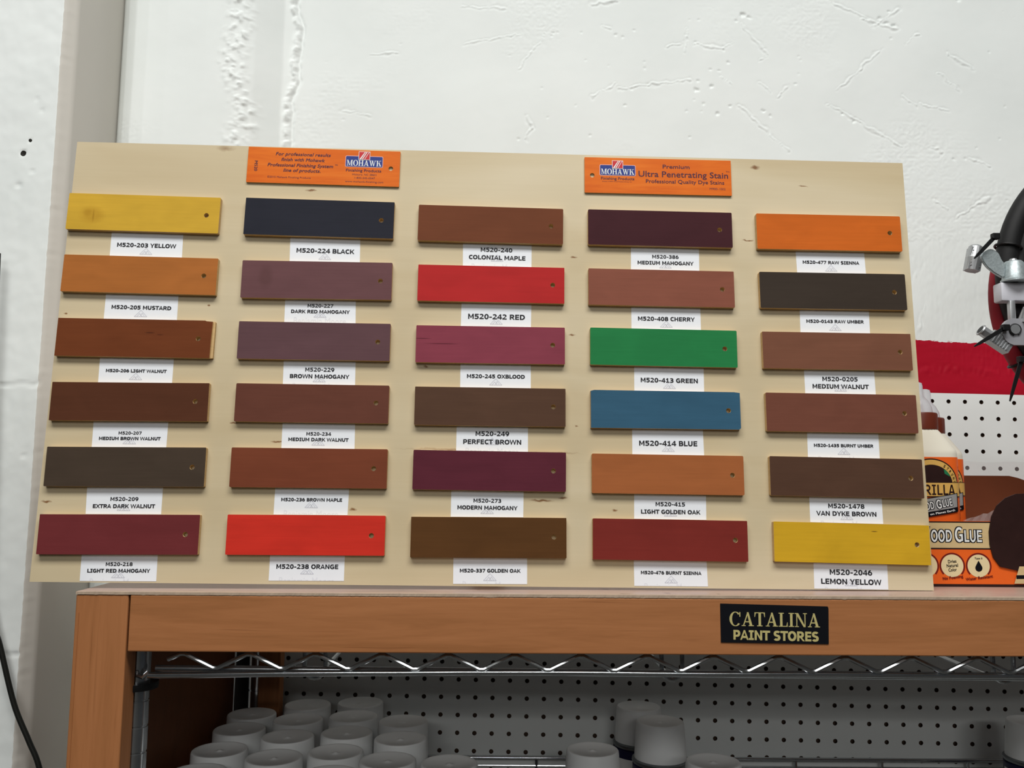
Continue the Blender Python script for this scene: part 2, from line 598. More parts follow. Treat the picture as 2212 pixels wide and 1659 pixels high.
M['concrete'] = plain('concrete', (66, 65, 62), 0.8, var=0.10, nscale=3)
M['ceiling_paint'] = plain('ceiling_paint', (200, 200, 196), 0.9, var=0.02)
M['hardboard'] = plain('brown_hardboard', (84, 66, 54), 0.8)
M['pegboard'] = plain('white_hardboard', (238, 242, 241), 0.45, var=0.015, nscale=6)

t = NT('clear_plastic')
t.col((0.86, 0.86, 0.90, 1))
t.set(Roughness=0.25, IOR=1.3)
t.b.inputs['Transmission Weight'].default_value = 0.55
M['clear'] = t.m
t = NT('shrink_film')
t.col((0.90, 0.84, 0.84, 1))
t.set(Roughness=0.3, IOR=1.05, Alpha=0.2)
M['film'] = t.m

# birch panel with its knots and dark flecks
FLECKS = [(163.3, 472.2, 12.4, 3.8), (757.7, 465.7, 6.7, 2.9), (260.5, 425.6, 6.7, 1.4), (552.3, 354.8, 4.8, 1.2), (534.3, 395.7, 5.7, 1.0),
          (193.4, 164.8, 3.8, 1.4), (321.7, 76.8, 4.3, 1.9), (518.0, 87.9, 14.3, 1.4), (539.8, 91.1, 6.7, 1.2), (595.8, 78.3, 3.8, 1.9),
          (812.4, 444.3, 6.7, 1.0), (865.2, 220.7, 2.9, 1.4), (746.6, 379.2, 7.6, 1.0), (221.6, 379.0, 1.9, 1.0), (393.0, 229.0, 2.9, 1.4),
          (549.7, 266.7, 4.8, 1.4), (157.6, 292.2, 1.4, 1.0), (8.4, 278.8, 2.4, 1.4), (554.6, 167.1, 1.9, 1.0), (8.4, 80.4, 5.7, 1.4),
          (240.3, 146.0, 7.6, 1.4), (429.6, 140.5, 71.4, 1.2), (532.4, 138.1, 28.6, 1.5)]
t = NT('birch_plywood')
c = lin((202, 186, 153))
wv = t.noise(t.coords(scale=(2.2, 7.5, 1)), 1.0, 3, 0.5, 1.4)
fine = t.noise(t.coords(scale=(7, 330, 40)), 1.0, 4, 0.6, 0.3)
base = t.ramp(wv, [(0.25, lin((192, 173, 137))), (0.5, c), (0.78, lin((211, 197, 168)))])
base = t.mix(0.28, base, t.ramp(fine, [(0.2, (0.88, 0.86, 0.83, 1)), (0.7, (1, 1, 1, 1))]), 'MULTIPLY')
tc = t.n('ShaderNodeTexCoord')
wob = t.n('ShaderNodeTexNoise')
wob.inputs['Scale'].default_value = 160
t.l(tc.outputs['Object'], wob.inputs['Vector'])
wadd = t.n('ShaderNodeVectorMath', operation='MULTIPLY_ADD')
t.l(wob.outputs['Color'], wadd.inputs[0])
wadd.inputs[1].default_value = (0.006, 0.004, 0)
t.l(tc.outputs['Object'], wadd.inputs[2])
acc = None
for fx, fy, rx, ry in FLECKS:
    sb = t.n('ShaderNodeVectorMath', operation='SUBTRACT')
    t.l(wadd.outputs[0], sb.inputs[0])
    sb.inputs[1].default_value = (fx / 1000 + 0.003, fy / 1000 + 0.002, 0)
    ml = t.n('ShaderNodeVectorMath', operation='MULTIPLY')
    t.l(sb.outputs[0], ml.inputs[0])
    ml.inputs[1].default_value = (1000 / rx, 1000 / ry, 0)
    ln = t.n('ShaderNodeVectorMath', operation='LENGTH')
    t.l(ml.outputs[0], ln.inputs[0])
    v = t.math('SUBTRACT', 1.0, ln.outputs['Value'])
    v.node.use_clamp = True
    if rx > 12 and ry > 3 or rx > 20:
        v = t.math('MULTIPLY', v, 0.45)
    acc = v if acc is None else t.math('MAXIMUM', acc, v)
acc = t.math('MULTIPLY', acc, 1.5)
acc.node.use_clamp = True
base = t.mix(acc, base, lin((128, 90, 54)))
t.col(base)
t.set(Roughness=0.48)
t.b.inputs['Specular IOR Level'].default_value = 0.3
M['birch'] = t.m

# stained alder of the shelf unit, grain along X or along Z
for key, sc in (('beam_wood', (3.2, 60, 46)), ('post_wood', (46, 60, 2.6))):
    t = NT(key)
    g = t.noise(t.coords(scale=sc), 1.0, 5, 0.62, 1.1)
    g2 = t.noise(t.coords(scale=tuple(v * 5 for v in sc), loc=(3, 1, 2)), 1.0, 3, 0.6, 0.5)
    a = t.ramp(g, [(0.25, lin((146, 95, 56))), (0.5, lin((164, 108, 67))), (0.8, lin((175, 117, 75)))])
    a = t.mix(0.55, a, t.ramp(g2, [(0.2, (0.82, 0.78, 0.74, 1)), (0.55, (1, 1, 1, 1))]), 'MULTIPLY')
    g3 = t.noise(t.coords(scale=tuple(v * (2.2 if v < 10 else 4.5) for v in sc), loc=(7, 2, 5)), 1.0, 2, 0.5, 0.4)
    a = t.mix(t.ramp(g3, [(0.66, (0, 0, 0, 1)), (0.78, (0.6, 0.6, 0.6, 1))]), a, lin((112, 66, 34)))
    t.col(a)
    t.set(Roughness=0.5)
    t.b.inputs['Specular IOR Level'].default_value = 0.2
    t.bump(g2, 0.08, 0.0006)
    M[key] = t.m
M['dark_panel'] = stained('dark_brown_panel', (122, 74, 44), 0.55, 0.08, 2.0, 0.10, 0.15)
M['gap_shade'] = plain('gap_shade_black', (26, 22, 20), 0.7)  # near-black tone standing in for the shade of the rear gap
M['faint_ink'] = plain('faint_grey_ink', (221, 223, 230), 0.75, var=0.01, spec=0.2)
M['worn_edge'] = plain('worn_laminate_edge', (178, 158, 138), 0.6, var=0.10, nscale=60)
t = NT('worn_laminate')
f = t.noise(t.coords(scale=(6, 14, 6)), 1.0, 5, 0.65, 0.8)
a = t.ramp(f, [(0.25, lin((146, 128, 116))), (0.5, lin((172, 146, 134))), (0.75, lin((180, 158, 144)))])
d = t.noise(t.coords(scale=(50, 90, 50)), 1.0, 3)
a = t.mix(t.ramp(d, [(0.68, (0, 0, 0, 1)), (0.74, (1, 1, 1, 1))]), a, lin((120, 100, 88)))
t.col(a)
t.set(Roughness=0.4)
M['laminate'] = t.m

# orange header plates: a printed wood figure, deeper orange to the right
for key, flip in (('header_orange', 1),):
    t = NT(key)
    g = t.noise(t.coords(scale=(9, 95, 1)), 1.0, 4, 0.6, 1.2)
    g2 = t.noise(t.coords(scale=(12, 20, 1), loc=(4, 2, 0)), 1.0, 2, 0.5, 0.6)
    a = t.ramp(g, [(0.2, lin((204, 92, 24))), (0.55, lin((222, 112, 30))), (0.85, lin((226, 126, 48)))])
    a = t.mix(0.7, a, t.ramp(g2, [(0.3, (0.93, 0.80, 0.72, 1)), (0.6, (1, 1, 1, 1))]), 'MULTIPLY')
    t.col(a)
    t.set(Roughness=0.45)
    t.b.inputs['Specular IOR Level'].default_value = 0.12
    M[key] = t.m

# rough white plaster; red painted band on the wall above the pegboard
def plaster(name, red=False, holes=()):
    t = NT(name)
    a = t.ramp(t.noise(t.coords(), 5, 4), [(0.3, lin((231, 236, 234))), (0.7, lin((237, 241, 239)))])
    tc = t.n('ShaderNodeTexCoord')
    sp = t.n('ShaderNodeSeparateXYZ')
    t.l(tc.outputs['Object'], sp.inputs[0])
    X, Y, Z = sp.outputs
    if red:
        e1 = t.noise(t.coords(scale=(60, 1, 220)), 1.0, 5, 0.7)
        e2 = t.noise(t.coords(scale=(7, 1, 30)), 1.0, 2)
        zz = t.math('MULTIPLY_ADD', X, 0.028, Z)
        zt = t.math('ADD', zz, t.math('MULTIPLY_ADD', e1, 0.012, t.math('MULTIPLY', e2, 0.008)))
        up = t.math('LESS_THAN', zt, 1.7505)
        lo = t.math('GREATER_THAN', zz, 1.630)
        rt = t.math('GREATER_THAN', X, -0.33)
        m = t.math('MULTIPLY', t.math('MULTIPLY', up, lo), rt)
        f = t.noise(t.coords(scale=(5, 1, 26)), 1.0, 5, 0.6, 0.6)
        rc = t.ramp(f, [(0.3, lin((166, 16, 36))), (0.6, lin((180, 22, 46))), (0.85, lin((192, 42, 62)))])
        a = t.mix(m, a, rc)
        t.l(t.math('MULTIPLY_ADD', m, -0.35, 0.72), t.b.inputs['Roughness'])
    else:
        t.set(Roughness=0.72)
    for hx, hz, hr in holes:
        dx = t.math('SUBTRACT', X, hx)
        dz = t.math('SUBTRACT', Z, hz)
        dd = t.math('SQRT', t.math('ADD', t.math('MULTIPLY', dx, dx), t.math('MULTIPLY', dz, dz)))
        a = t.mix(t.math('LESS_THAN', dd, hr), a, lin((34, 32, 28)))  # dark disc paints in the shade of the pit
    t.col(a)
    t.b.inputs['Specular IOR Level'].default_value = 0.25
    b1 = t.noise(t.coords(), 300, 5, 0.65)
    b2 = t.noise(t.coords(), 70, 4, 0.6)
    t.bump(t.math('MULTIPLY_ADD', b1, 0.4, b2), 0.035, 0.002)
    return t.m


M['wall'] = plaster('white_plaster_wall', red=True)
M['pier'] = plaster('white_painted_block', holes=[(-0.6766, 1.9478, 0.0041), (-0.6683, 1.9667, 0.0024)])
t = NT('shaded_pier_side')
M['pier_side'] = plain('pier_side_shade', (206, 202, 194), 0.75, var=0.03, nscale=3, spec=0.2)  # greyer than the front: shade of chamfer and side put into the colour

# ------------------------------------------------------------------ the setting
def fbm(x, y, z, s, o=4):
    return noise.fractal(Vector((x * s, y * s, z * s)), 1.0, 2.0, o)


def seg_d(px, pz, s):
    ax, az, bx, bz, w = s
    vx, vz = bx - ax, bz - az
    k = max(0.0, min(1.0, ((px - ax) * vx + (pz - az) * vz) / (vx * vx + vz * vz)))
    return math.hypot(px - ax - k * vx, pz - az - k * vz)


STROKES = [(0.3787,2.2458,0.4228,2.1905,0.0018), (0.5342,2.1324,0.6088,2.2044,0.0014), (0.7147,2.1976,0.7549,2.1702,0.0014), (0.6979,2.1657,0.7342,2.1345,0.0011), (0.5183,2.1087,0.5698,2.0779,0.0014), (0.5625,2.0818,0.6356,2.0374,0.0018), (0.3754,2.1033,0.4194,2.0608,0.0018), (0.4194,2.0608,0.4521,2.0278,0.0011), (0.1806,2.131,0.2258,2.1394,0.0011), (0.2258,2.1394,0.2936,2.148,0.0014), (0.0308,2.0841,0.0354,2.0647,0.0014), (0.0354,2.0647,0.0273,2.0437,0.0014), (0.7157,1.9199,0.7426,1.937,0.0014), (0.7426,1.937,0.7696,1.954,0.0018), (0.6824,1.9517,0.7015,1.9328,0.0011), (0.1361,2.2767,0.1741,2.282,0.0025), (0.6471,2.2128,0.6706,2.229,0.0009), (0.4075,2.1824,0.4243,2.1889,0.0011), (0.3427,2.154,0.3613,2.1424,0.0009), (0.5244,2.2876,0.5843,2.2561,0.0014), (0.5766,2.256,0.6329,2.2366,0.0018), (0.599,2.2442,0.6383,2.2727,0.0014), (0.6395,2.1256,0.6612,2.1062,0.0011), (0.2567,2.2045,0.2795,2.2088,0.0009), (0.1511,2.2392,0.1662,2.2338,0.0011), (0.4065,2.1444,0.4249,2.1273,0.0011), (0.6409,1.8227,0.6644,1.8529,0.0011), (0.6442,1.7336,0.6653,1.793,0.0009), (0.6805,2.0378,0.6988,2.0287,0.0011), (0.7433,2.0214,0.7762,2.0063,0.0014), (0.6689,2.1102,0.7136,2.1005,0.0011), (-0.0754,2.2049,0.015,2.2218,0.0011), (0.0154,2.1623,0.0603,2.2263,0.0011), (0.2868,2.1969,0.2913,2.2368,0.0011), (0.3022,2.209,0.3474,2.2015,0.0011), (0.3474,2.2015,0.3627,2.2097,0.0011), (0.1355,2.1164,0.1732,2.1404,0.0011), (0.4516,2.1394,0.436,2.1196,0.0011), (-0.0762,2.2687,-0.008,2.2671,0.0011), (-0.2255,2.1834,-0.1806,2.1918,0.0011), (-0.2678,2.0888,-0.2229,2.0815,0.0011), (0.62,1.678,0.87,1.671,0.0016)]
PITS = [(0.0009,2.1859,0.0024), (0.3046,2.1315,0.0054), (0.3288,2.1373,0.0054), (0.3071,2.1457,0.0036), (0.3414,2.1634,0.0036), (0.3567,2.1771,0.0036), (0.3278,2.1657,0.003), (0.3155,2.1073,0.0036), (0.3377,2.0904,0.0048), (0.3582,2.1039,0.0042), (0.3006,2.1142,0.0024), (0.3115,2.0948,0.0024), (0.2875,2.0945,0.003), (0.2202,2.178,0.0024), (0.2208,2.1669,0.003), (0.1994,2.1304,0.003), (0.3828,2.2594,0.0072), (0.3926,2.2555,0.0048), (0.3712,2.2497,0.0036), (0.0716,2.2248,0.0036), (0.0792,2.2265,0.003), (0.0701,2.22,0.003), (0.1178,2.2269,0.003), (0.1737,2.2235,0.0036), (0.2041,2.2318,0.003), (0.185,2.2197,0.003), (0.2909,2.2168,0.0024), (0.2903,2.2248,0.0024), (0.3037,2.213,0.003), (0.3105,2.2514,0.003), (0.2953,2.2512,0.0024), (0.4652,2.1419,0.003), (0.4719,2.1894,0.0024), (0.4755,2.1831,0.0024), (0.471,2.1593,0.0024), (0.4128,2.0958,0.0048), (0.4238,2.0881,0.0036), (0.5403,2.0932,0.0036), (0.5586,2.0802,0.0042), (0.6182,2.2484,0.0054), (0.6294,2.2445,0.0054), (0.6071,2.2563,0.0048), (0.6228,2.2685,0.0042), (0.7383,2.29,0.0048), (0.0014,2.0141,0.0024), (0.0161,2.0451,0.003), (0.0531,2.1313,0.0024), (0.1245,2.1793,0.0024), (0.1621,2.1702,0.0024), (0.6247,2.2221,0.003), (0.7169,2.0173,0.0036), (0.7357,2.019,0.003), (0.7554,2.037,0.0024), (0.7938,2.053,0.0024), (0.1879,2.1029,0.003), (0.1316,2.0517,0.003), (0.2921,2.051,0.003)]
for i in range(36):   # small random pock marks
    PITS.append((random.uniform(-0.3, 0.85), random.uniform(1.86, 2.32), random.uniform(0.0012, 0.0026)))

PROFILE = [(-0.70, 1.345), (-0.640, 1.345), (-0.626, 1.340), (-0.619, 1.306), (-0.611, 1.293), (-0.600, 1.282), (-0.584, 1.272), (-0.562, 1.2655), (-0.53, 1.263),
           (-0.47, 1.264), (-0.435, 1.267), (-0.415, 1.273), (-0.400, 1.283), (-0.365, 1.318), (-0.352, 1.322), (-0.335, 1.325), (9, 1.325)]


def prof(x):
    for (xa, ya), (xb, yb) in zip(PROFILE, PROFILE[1:]):
        if xa <= x <= xb:
            k = (x - xa) / (xb - xa)
            return ya + (yb - ya) * k
    return 1.325 if x > 0 else 1.345


def wall_y(x, z):
    y = prof(x + 0.004 * noise.noise(Vector((3, z * 9, 1))) * (1 if x > -0.5 else 0))
    d = 0.0016 * fbm(x, 0, z, 6, 2) + 0.00012 * fbm(x, 5, z, 45, 3)
    m = max(0.0, fbm(x, 9, z, 4.5, 3) - 0.06)
    d += min(m, 0.5) * 0.0018 * noise.ridged_multi_fractal(Vector((x * 130, 2, z * 130)), 1.0, 2.1, 3, 0.9, 2.0) * 0.55
    # lumpy seam down the right shoulder of the bulge, and the torn plaster ridge beside it
    k = math.exp(-((x + 0.425 - 0.03 * fbm(1, 1, z, 6, 2)) / 0.016) ** 2)
    d += k * 0.0052 * max(0.0, noise.fractal(Vector((x * 115, 1, z * 80)), 0.9, 2, 3) + 0.05)
    if z > 1.90:
        xr = -0.350 + 0.016 * fbm(2, 4, z, 8, 5)
        kr = math.exp(-((x - xr) / 0.0045) ** 2)
        d += kr * (0.0026 + 0.0045 * noise.fractal(Vector((x * 90, 7, z * 70)), 0.8, 2, 3))
        kr = math.exp(-((x - xr - 0.008) / 0.0022) ** 2)
        d -= kr * 0.0035
    for s in STROKES:
        if min(s[0], s[2]) - 0.012 < x < max(s[0], s[2]) + 0.012 and min(s[1], s[3]) - 0.012 < z < max(s[1], s[3]) + 0.012:
            q = seg_d(x + 0.004 * fbm(x, 1, z, 70, 3), z + 0.004 * fbm(x, 4, z, 70, 3), s)
            w = s[4] * 0.9 * (0.5 + 1.1 * abs(fbm(x, 6, z, 35, 2) + 0.35))
            d += 0.0013 * math.exp(-(q / w) ** 2) * (0.6 + 0.8 * abs(fbm(x, 3, z, 80, 2))) - 0.0006 * math.exp(-((q - 2.2 * w) / w) ** 2)
    for px, pz, r in PITS:
        if abs(x - px) < 2.5 * r and abs(z - pz) < 2.5 * r:
            q = math.hypot(x - px + 0.5 * r * noise.noise(Vector((x * 220, 3, z * 220))), 1.25 * (z - pz + 0.5 * r * noise.noise(Vector((x * 220, 8, z * 220)))))
            d -= r * 0.42 * math.exp(-(q / (0.7 * r)) ** 4)
    return y - d


def frange(a, b, st):
    n = max(1, int(round((b - a) / st)))
    return [a + (b - a) * i / n for i in range(n)]


def grid_sheet(name, xs, zs, fn, mats, pick=None):
    me = bpy.data.meshes.new(name)
    nx, nz = len(xs), len(zs)
    V = [fn(x, z) for z in zs for x in xs]
    F = [(j * nx + i, j * nx + i + 1, (j + 1) * nx + i + 1, (j + 1) * nx + i) for j in range(nz - 1) for i in range(nx - 1)]
    me.from_pydata(V, [], F)
    for m in mats:
        me.materials.append(m)
    me.polygons.foreach_set('use_smooth', [True] * len(F))
    if pick:
        me.polygons.foreach_set('material_index', [pick(i) for j in range(nz - 1) for i in range(nx - 1)])
    me.update()
    o = bpy.data.objects.new(name, me)
    COL.objects.link(o)
    o['kind'] = 'structure'
    return o


xs = [-0.70] + frange(-0.65, -0.59, 0.002) + frange(-0.59, -0.33, 0.0022) + frange(-0.33, 0.0, 0.0024) + frange(0.0, 0.90, 0.0016) + frange(0.92, 1.6, 0.05) + frange(1.6, 4.0, 0.4) + [4.0]
zs = frange(0.0, 1.0, 0.1) + frange(1.0, 1.60, 0.03) + frange(1.60, 1.88, 0.004) + frange(1.88, 2.33, 0.0016) + frange(2.33, 2.7, 0.03) + frange(2.7, 3.6, 0.15) + [3.6]
grid_sheet('wall_back', xs, zs, lambda x, z: (x, wall_y(x, z), z), [M['wall']])

# the block pier on the left: front face, chamfer, deep side with its shade put into the colour
PIER = [(-4.0, 1.156), (-0.634, 1.156), (-0.632, 1.157), (-0.6205, 1.1715), (-0.620, 1.175), (-0.620, 1.40)]
JOINTS = [(-0.685, 1.6224, -0.635, 1.6253, 0.0016), (-0.635, 1.6253, -0.6275, 1.640, 0.0012), (-0.75, 1.262, -0.6228, 1.2681, 0.0018)]
DINGS = [(-0.647, 1.5272, 0.005), (-0.6631, 1.5363, 0.003), (-0.6614, 1.5116, 0.003), (-0.6523, 1.2591, 0.004), (-0.6627, 2.0263, 0.004), (-0.6551, 2.0094, 0.004),
         (-0.662, 1.9219, 0.005), (-0.6798, 1.9018, 0.006), (-0.6766, 1.9478, 0.0044), (-0.6683, 1.9667, 0.0026)]
ss = frange(-4.0, -0.80, 0.4) + frange(-0.80, -0.634, 0.0024)


def pier_pt(s, z):
    """s < -0.634 runs over the front face; then 0..1 along the chamfer, 1..2 along the side"""
    if s < -0.6335:
        x, y = s, 1.156
        d = 0.0012 * fbm(x, 2, z, 9, 3) + 0.0004 * fbm(x, 2, z, 60, 2)
        for j in JOINTS:
            if abs(z - j[1]) < 0.03:
                d -= 0.0022 * math.exp(-(seg_d(x, z + 0.002 * fbm(x, 3, z, 40, 2), j) / j[4]) ** 2)
        for px, pz, r in DINGS:
            if abs(x - px) < 0.02 and abs(z - pz) < 0.02:
                d -= (r if r in (0.0044, 0.0026) else 0.3 * r) * math.exp(-(math.hypot(x - px, (z - pz) * 1.6) / (0.8 * r)) ** 4)
        k = max(0.0, 1 - (-0.634 - x) / 0.006)
        return (x + k * 0.0007 * fbm(1, 3, z, 110, 4), y - d, z)
    if s <= 1:
        e = 0.0007 * fbm(1, 3, z, 110, 4) * (1 - s)
        return (-0.632 + 0.0115 * s + e, 1.157 + 0.0145 * s, z)
    return (-0.620, 1.1715 + (s - 1) * 0.2285, z)


ss2 = ss + [-0.634, 0.0, 0.25, 0.5, 0.75, 1.0, 1.02, 1.3, 1.6, 2.0]
zs = frange(0.0, 1.0, 0.1) + frange(1.0, 2.33, 0.0034) + frange(2.33, 3.6, 0.12) + [3.6]
nf = len(ss)
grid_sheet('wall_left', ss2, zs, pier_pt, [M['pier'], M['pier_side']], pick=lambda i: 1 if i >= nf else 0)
mb = MB()
mb.box(-4, 4, -7.5, 1.5, -0.1, 0.0)
tag(mb.build('floor', M['concrete']), kind='structure')
mb = MB()
mb.box(-4, 4, -7.5, 1.5, 3.6, 3.7)
tag(mb.build('ceiling', M['ceiling_paint']), kind='structure')

# ------------------------------------------------------------------ pegboards (real holes)
ZT = 1.3876            # top of the shelf unit
c_, s_ = math.cos(-0.01616), math.sin(-0.01616)
PEG = Matrix(((c_, 0, -s_, 0.0848), (0, 1, 0, 1.313), (s_, 0, c_, 1.2025), (0, 0, 0, 1)))


def pegboard(name, label, i0, i1, r0, r1, ox, oz):
    mb = MB()
    IN, hr, n = 0.0254, 0.0033, 12
    h = IN / 2
    V, F, G = [], [], []
    per = []
    for k in range(n):                       # points round the cell edge, matched to the hole's points
        a = 2 * math.pi * k / n
        cx, cz = math.cos(a), math.sin(a)
        m = max(abs(cx), abs(cz))
        px, pz = cx / m, cz / m
        per.append((px, pz))
    for r in range(r0, r1 + 1):
        for i in range(i0, i1 + 1):
            X, Z = ox + i * IN, oz - r * IN
            o = len(V)
            for k in range(n):
                V.append((X + per[k][0] * h, 0, Z + per[k][1] * h))
            for k in range(n):
                a = 2 * math.pi * k / n
                V.append((X + hr * math.cos(a), 0, Z + hr * math.sin(a)))
            for k in range(n):
                a = 2 * math.pi * k / n
                V.append((X + hr * math.cos(a), 0.005, Z + hr * math.sin(a)))
            for q in ((h, h), (-h, h), (-h, -h), (h, -h)):
                V.append((X + q[0], 0, Z + q[1]))
            for k in range(n):
                k2 = (k + 1) % n
                F.append((o + k, o + k2, o + n + k2, o + n + k))
                G.append((o + n + k, o + n + k2, o + 2 * n + k2, o + 2 * n + k))
            for q, k in ((0, 1), (1, 4), (2, 7), (3, 10)):
                F.append((o + k, o + 3 * n + q, o + k + 1))
    mb.add(V, F)
    mb.f += G
    mb.mi += [1] * len(G)
    x0, x1 = ox + i0 * IN - h, ox + i1 * IN + h
    z1, z0 = oz - r0 * IN + h, oz - r1 * IN - h
    for a, b in (((x0, z0), (x1, z0)), ((x1, z0), (x1, z1)), ((x1, z1), (x0, z1)), ((x0, z1), (x0, z0))):
        mb.add([(a[0], 0, a[1]), (b[0], 0, b[1]), (b[0], 0.005, b[1]), (a[0], 0.005, a[1])], [(0, 1, 2, 3)])
    mb.add([(x0, 0.0056, z0), (x1, 0.0056, z0), (x1, 0.0056, z1), (x0, 0.0056, z1)], [(0, 1, 2, 3)], 1)  # added backing sheet that keeps the holes dark
    o = mb.build(name, [M['pegboard'], M['hardboard']], mw=PEG)
    return tag(o, label, 'pegboard')


pegboard('pegboard', 'white pegboard sheet at the back of the shaded shelf under the wooden beam', -16, 48, -5, 10, 0, 0)
pegboard('pegboard', 'white pegboard sheet above the shelf top, below the red painted band', -36, 26, 0, 11, 0.6167, 0.4323)

# ------------------------------------------------------------------ wooden shelf unit
su = empty('shelf_unit', 'orange-brown wooden shelf unit carrying the sample board on its top', 'shelf unit', (-0.4, 1.05, 0))


def part(mb, name, mats, parent, smooth=False):
    """a mesh in world coordinates handed to its parent"""
    o = mb.build(name, mats, None, smooth)
    o.parent = parent
    o.matrix_parent_inverse = parent.matrix_world.inverted()
    return o


bpy.context.view_layer.update()
mb = MB()
mb.box(-0.3695, 1.345, 0.8655, 0.889, ZT - 0.0575, ZT - 0.003, bev=0.0012)
part(mb, 'front_beam', M['beam_wood'], su)
for x in (-0.4231, 1.346):
    mb = MB()
    mb.box(x, x + 0.0517, 0.866, 0.892, 0.0, ZT - 0.003, bev=0.0014)
    mb.box(x + 0.0035, x + 0.0042, 0.8655, 0.867, 0.0, ZT - 0.02)
    part(mb, 'corner_post', M['post_wood'], su)
mb = MB()
mb.box(-0.423, 1.3975, 0.8668, 1.255, ZT - 0.003, ZT)
# splintered laminate lip along the front
V, F = [], []
n = 1300
for i in range(n + 1):
    x = -0.423 + 1.82 * i / n
    j = 0.0003 + 0.0009 * max(0, noise.noise(Vector((x * 150, 1, 2)))) ** 2 + 0.0016 * max(0, noise.noise(Vector((x * 35, 9, 2))) - 0.38)
    V += [(x, 0.8651 + 0.0003 * random.random(), ZT - 0.0025 - j), (x, 0.8651, ZT - 0.0002), (x, 0.8700, ZT + 0.00015)]
for i in range(n):
    F += [(3 * i, 3 * i + 3, 3 * i + 4, 3 * i + 1), (3 * i + 1, 3 * i + 4, 3 * i + 5, 3 * i + 2)]
mb.add(V, F, 1)
tp = part(mb, 'top_panel', [M['laminate'], M['worn_edge']], su)
tp['label'] = 'worn pinkish laminate top with a chipped front edge'
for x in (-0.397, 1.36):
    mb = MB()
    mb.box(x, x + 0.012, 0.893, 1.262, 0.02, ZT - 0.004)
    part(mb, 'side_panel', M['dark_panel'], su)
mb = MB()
mb.box(-0.402, -0.345, 1.2908, 1.294, 0.02, ZT - 0.02)  # added board, coloured dark so the gap beside the panel reads as shade
part(mb, 'gap_shade_board', M['gap_shade'], su)
for x in (-0.3440, 1.3):
    mb = MB()
    mb.box(x, x + 0.030, 1.240, 1.262, 0.0, ZT - 0.004, bev=0.001)
    part(mb, 'rear_post', M['post_wood'], su)

# sign stuck on the beam
SG = Matrix(((1, 0, 0, 0.2664), (0, 0, -1, 0.8653), (0, 1, 0, ZT - 0.0271), (0, 0, 0, 1)))
mb = MB()
P = [(-0.0533, -0.0180), (0.0530, -0.0191), (0.0539, 0.0152), (0.0532, 0.0172), (-0.0533, 0.0194)]
mb.prism(P, 0.0001, 0.0006)
sg = mb.build('sticker', M['black_sticker'], mw=SG)
tag(sg, 'black rectangular sticker with gold lettering on the wooden beam', 'sticker')
mb = MB()
write_serif(mb, 'CATALINA', 0.0002, 0.0042, 0.0895, 0.0134, 0.0008, ang=-0.012)
write_bold(mb, 'PAINT STORES', 0.0010, -0.0113, 0.0850, 0.0008, cap=0.0088, ang=-0.018, grow=0.0003)
mb.build('lettering', M['gold_ink'], sg)

# ------------------------------------------------------------------ chrome wire rack inside the unit
rk = empty('wire_rack', 'chrome wire rack with zigzag truss behind the wooden beam', 'wire rack', (-0.376, 0.908, 0))
bpy.context.view_layer.update()
for x, y in ((-0.3757, 0.908), (-0.3553, 1.2772), (1.33, 0.908), (1.33, 1.2772)):
    mb = MB()
    prf = [(0.0127, 0.0)]
    z = 0.03
    while z < ZT - 0.03:
        prf += [(0.0127, z - 0.0012), (0.0119, z - 0.0006), (0.0119, z + 0.0006), (0.0127, z + 0.0012)]
        z += 0.0254
    prf.append((0.0127, ZT - 0.008))
    mb.lathe(prf, 28, (x, y, 0))
    po = part(mb, 'post', M['chrome'], rk, True)
    mb = MB()
    mb.lathe([(0.0130, 1.286), (0.0205, 1.286), (0.0210, 1.289), (0.0208, 1.2925), (0.0130, 1.2925)], 28, (x, y, 0))
    if y < 1:
        cl = mb.build('collar', M['black_plastic'], None, True)
        cl.parent = po
        cl.matrix_parent_inverse = po.matrix_world.inverted()
        cl['label'] = 'black plastic collar'
        mb = MB()
        mb.tube([(x + 0.004, y - 0.012, 1.3045), (x + 0.006, y - 0.0145, 1.3015), (x + 0.011, y - 0.0145, 1.2995), (x + 0.0165, y - 0.0135, 1.3045)], 0.0022, 8)
        cl = mb.build('hook', M['chrome'], None, True)
        cl.parent = po
        cl.matrix_parent_inverse = po.matrix_world.inverted()


def lerp3(a, b, n):
    return [tuple(a[k] + (b[k] - a[k]) * i / n for k in range(3)) for i in range(n + 1)]


# front edge of the top wire shelf
mb = MB()
pts = []
for i in range(60):
    x = -0.3597 + i * (1.69 / 59)
    pts.append((x, 0.895, 1.3016 + 0.0045 * min(1, max(0, (x + 0.35) / 0.30)) - 0.0006 * max(0, x) + 0.0003 * math.sin(x * 23)))
mb.tube(pts, 0.0033, 12)
part(mb, 'rail', M['chrome'], rk, True)
mb = MB()
mb.tube([(-0.355, 0.903, 1.3065), (1.32, 0.903, 1.2985)], 0.0036, 10)
part(mb, 'rail', M['chrome'], rk, True)
mb = MB()
mb.tube([(-0.36, 0.899, 1.3345), (1.32, 0.899, 1.3345)], 0.0030, 8)
part(mb, 'rail', M['chrome'], rk, True)


def zigzag(x0, x1, y, zt, zb, half, r, start=None):
    pts = [start] if start else []
    x, up = x0, True
    while x < x1:
        z = zt if up else zb
        d = 0.006
        for k in (-1, -0.4, 0.4, 1):
            zz = z - (abs(k) ** 1.5) * 0.0022 * (1 if up else -1)
            pts.append((x + k * d, y, zz))
        x += half
        up = not up
    return pts


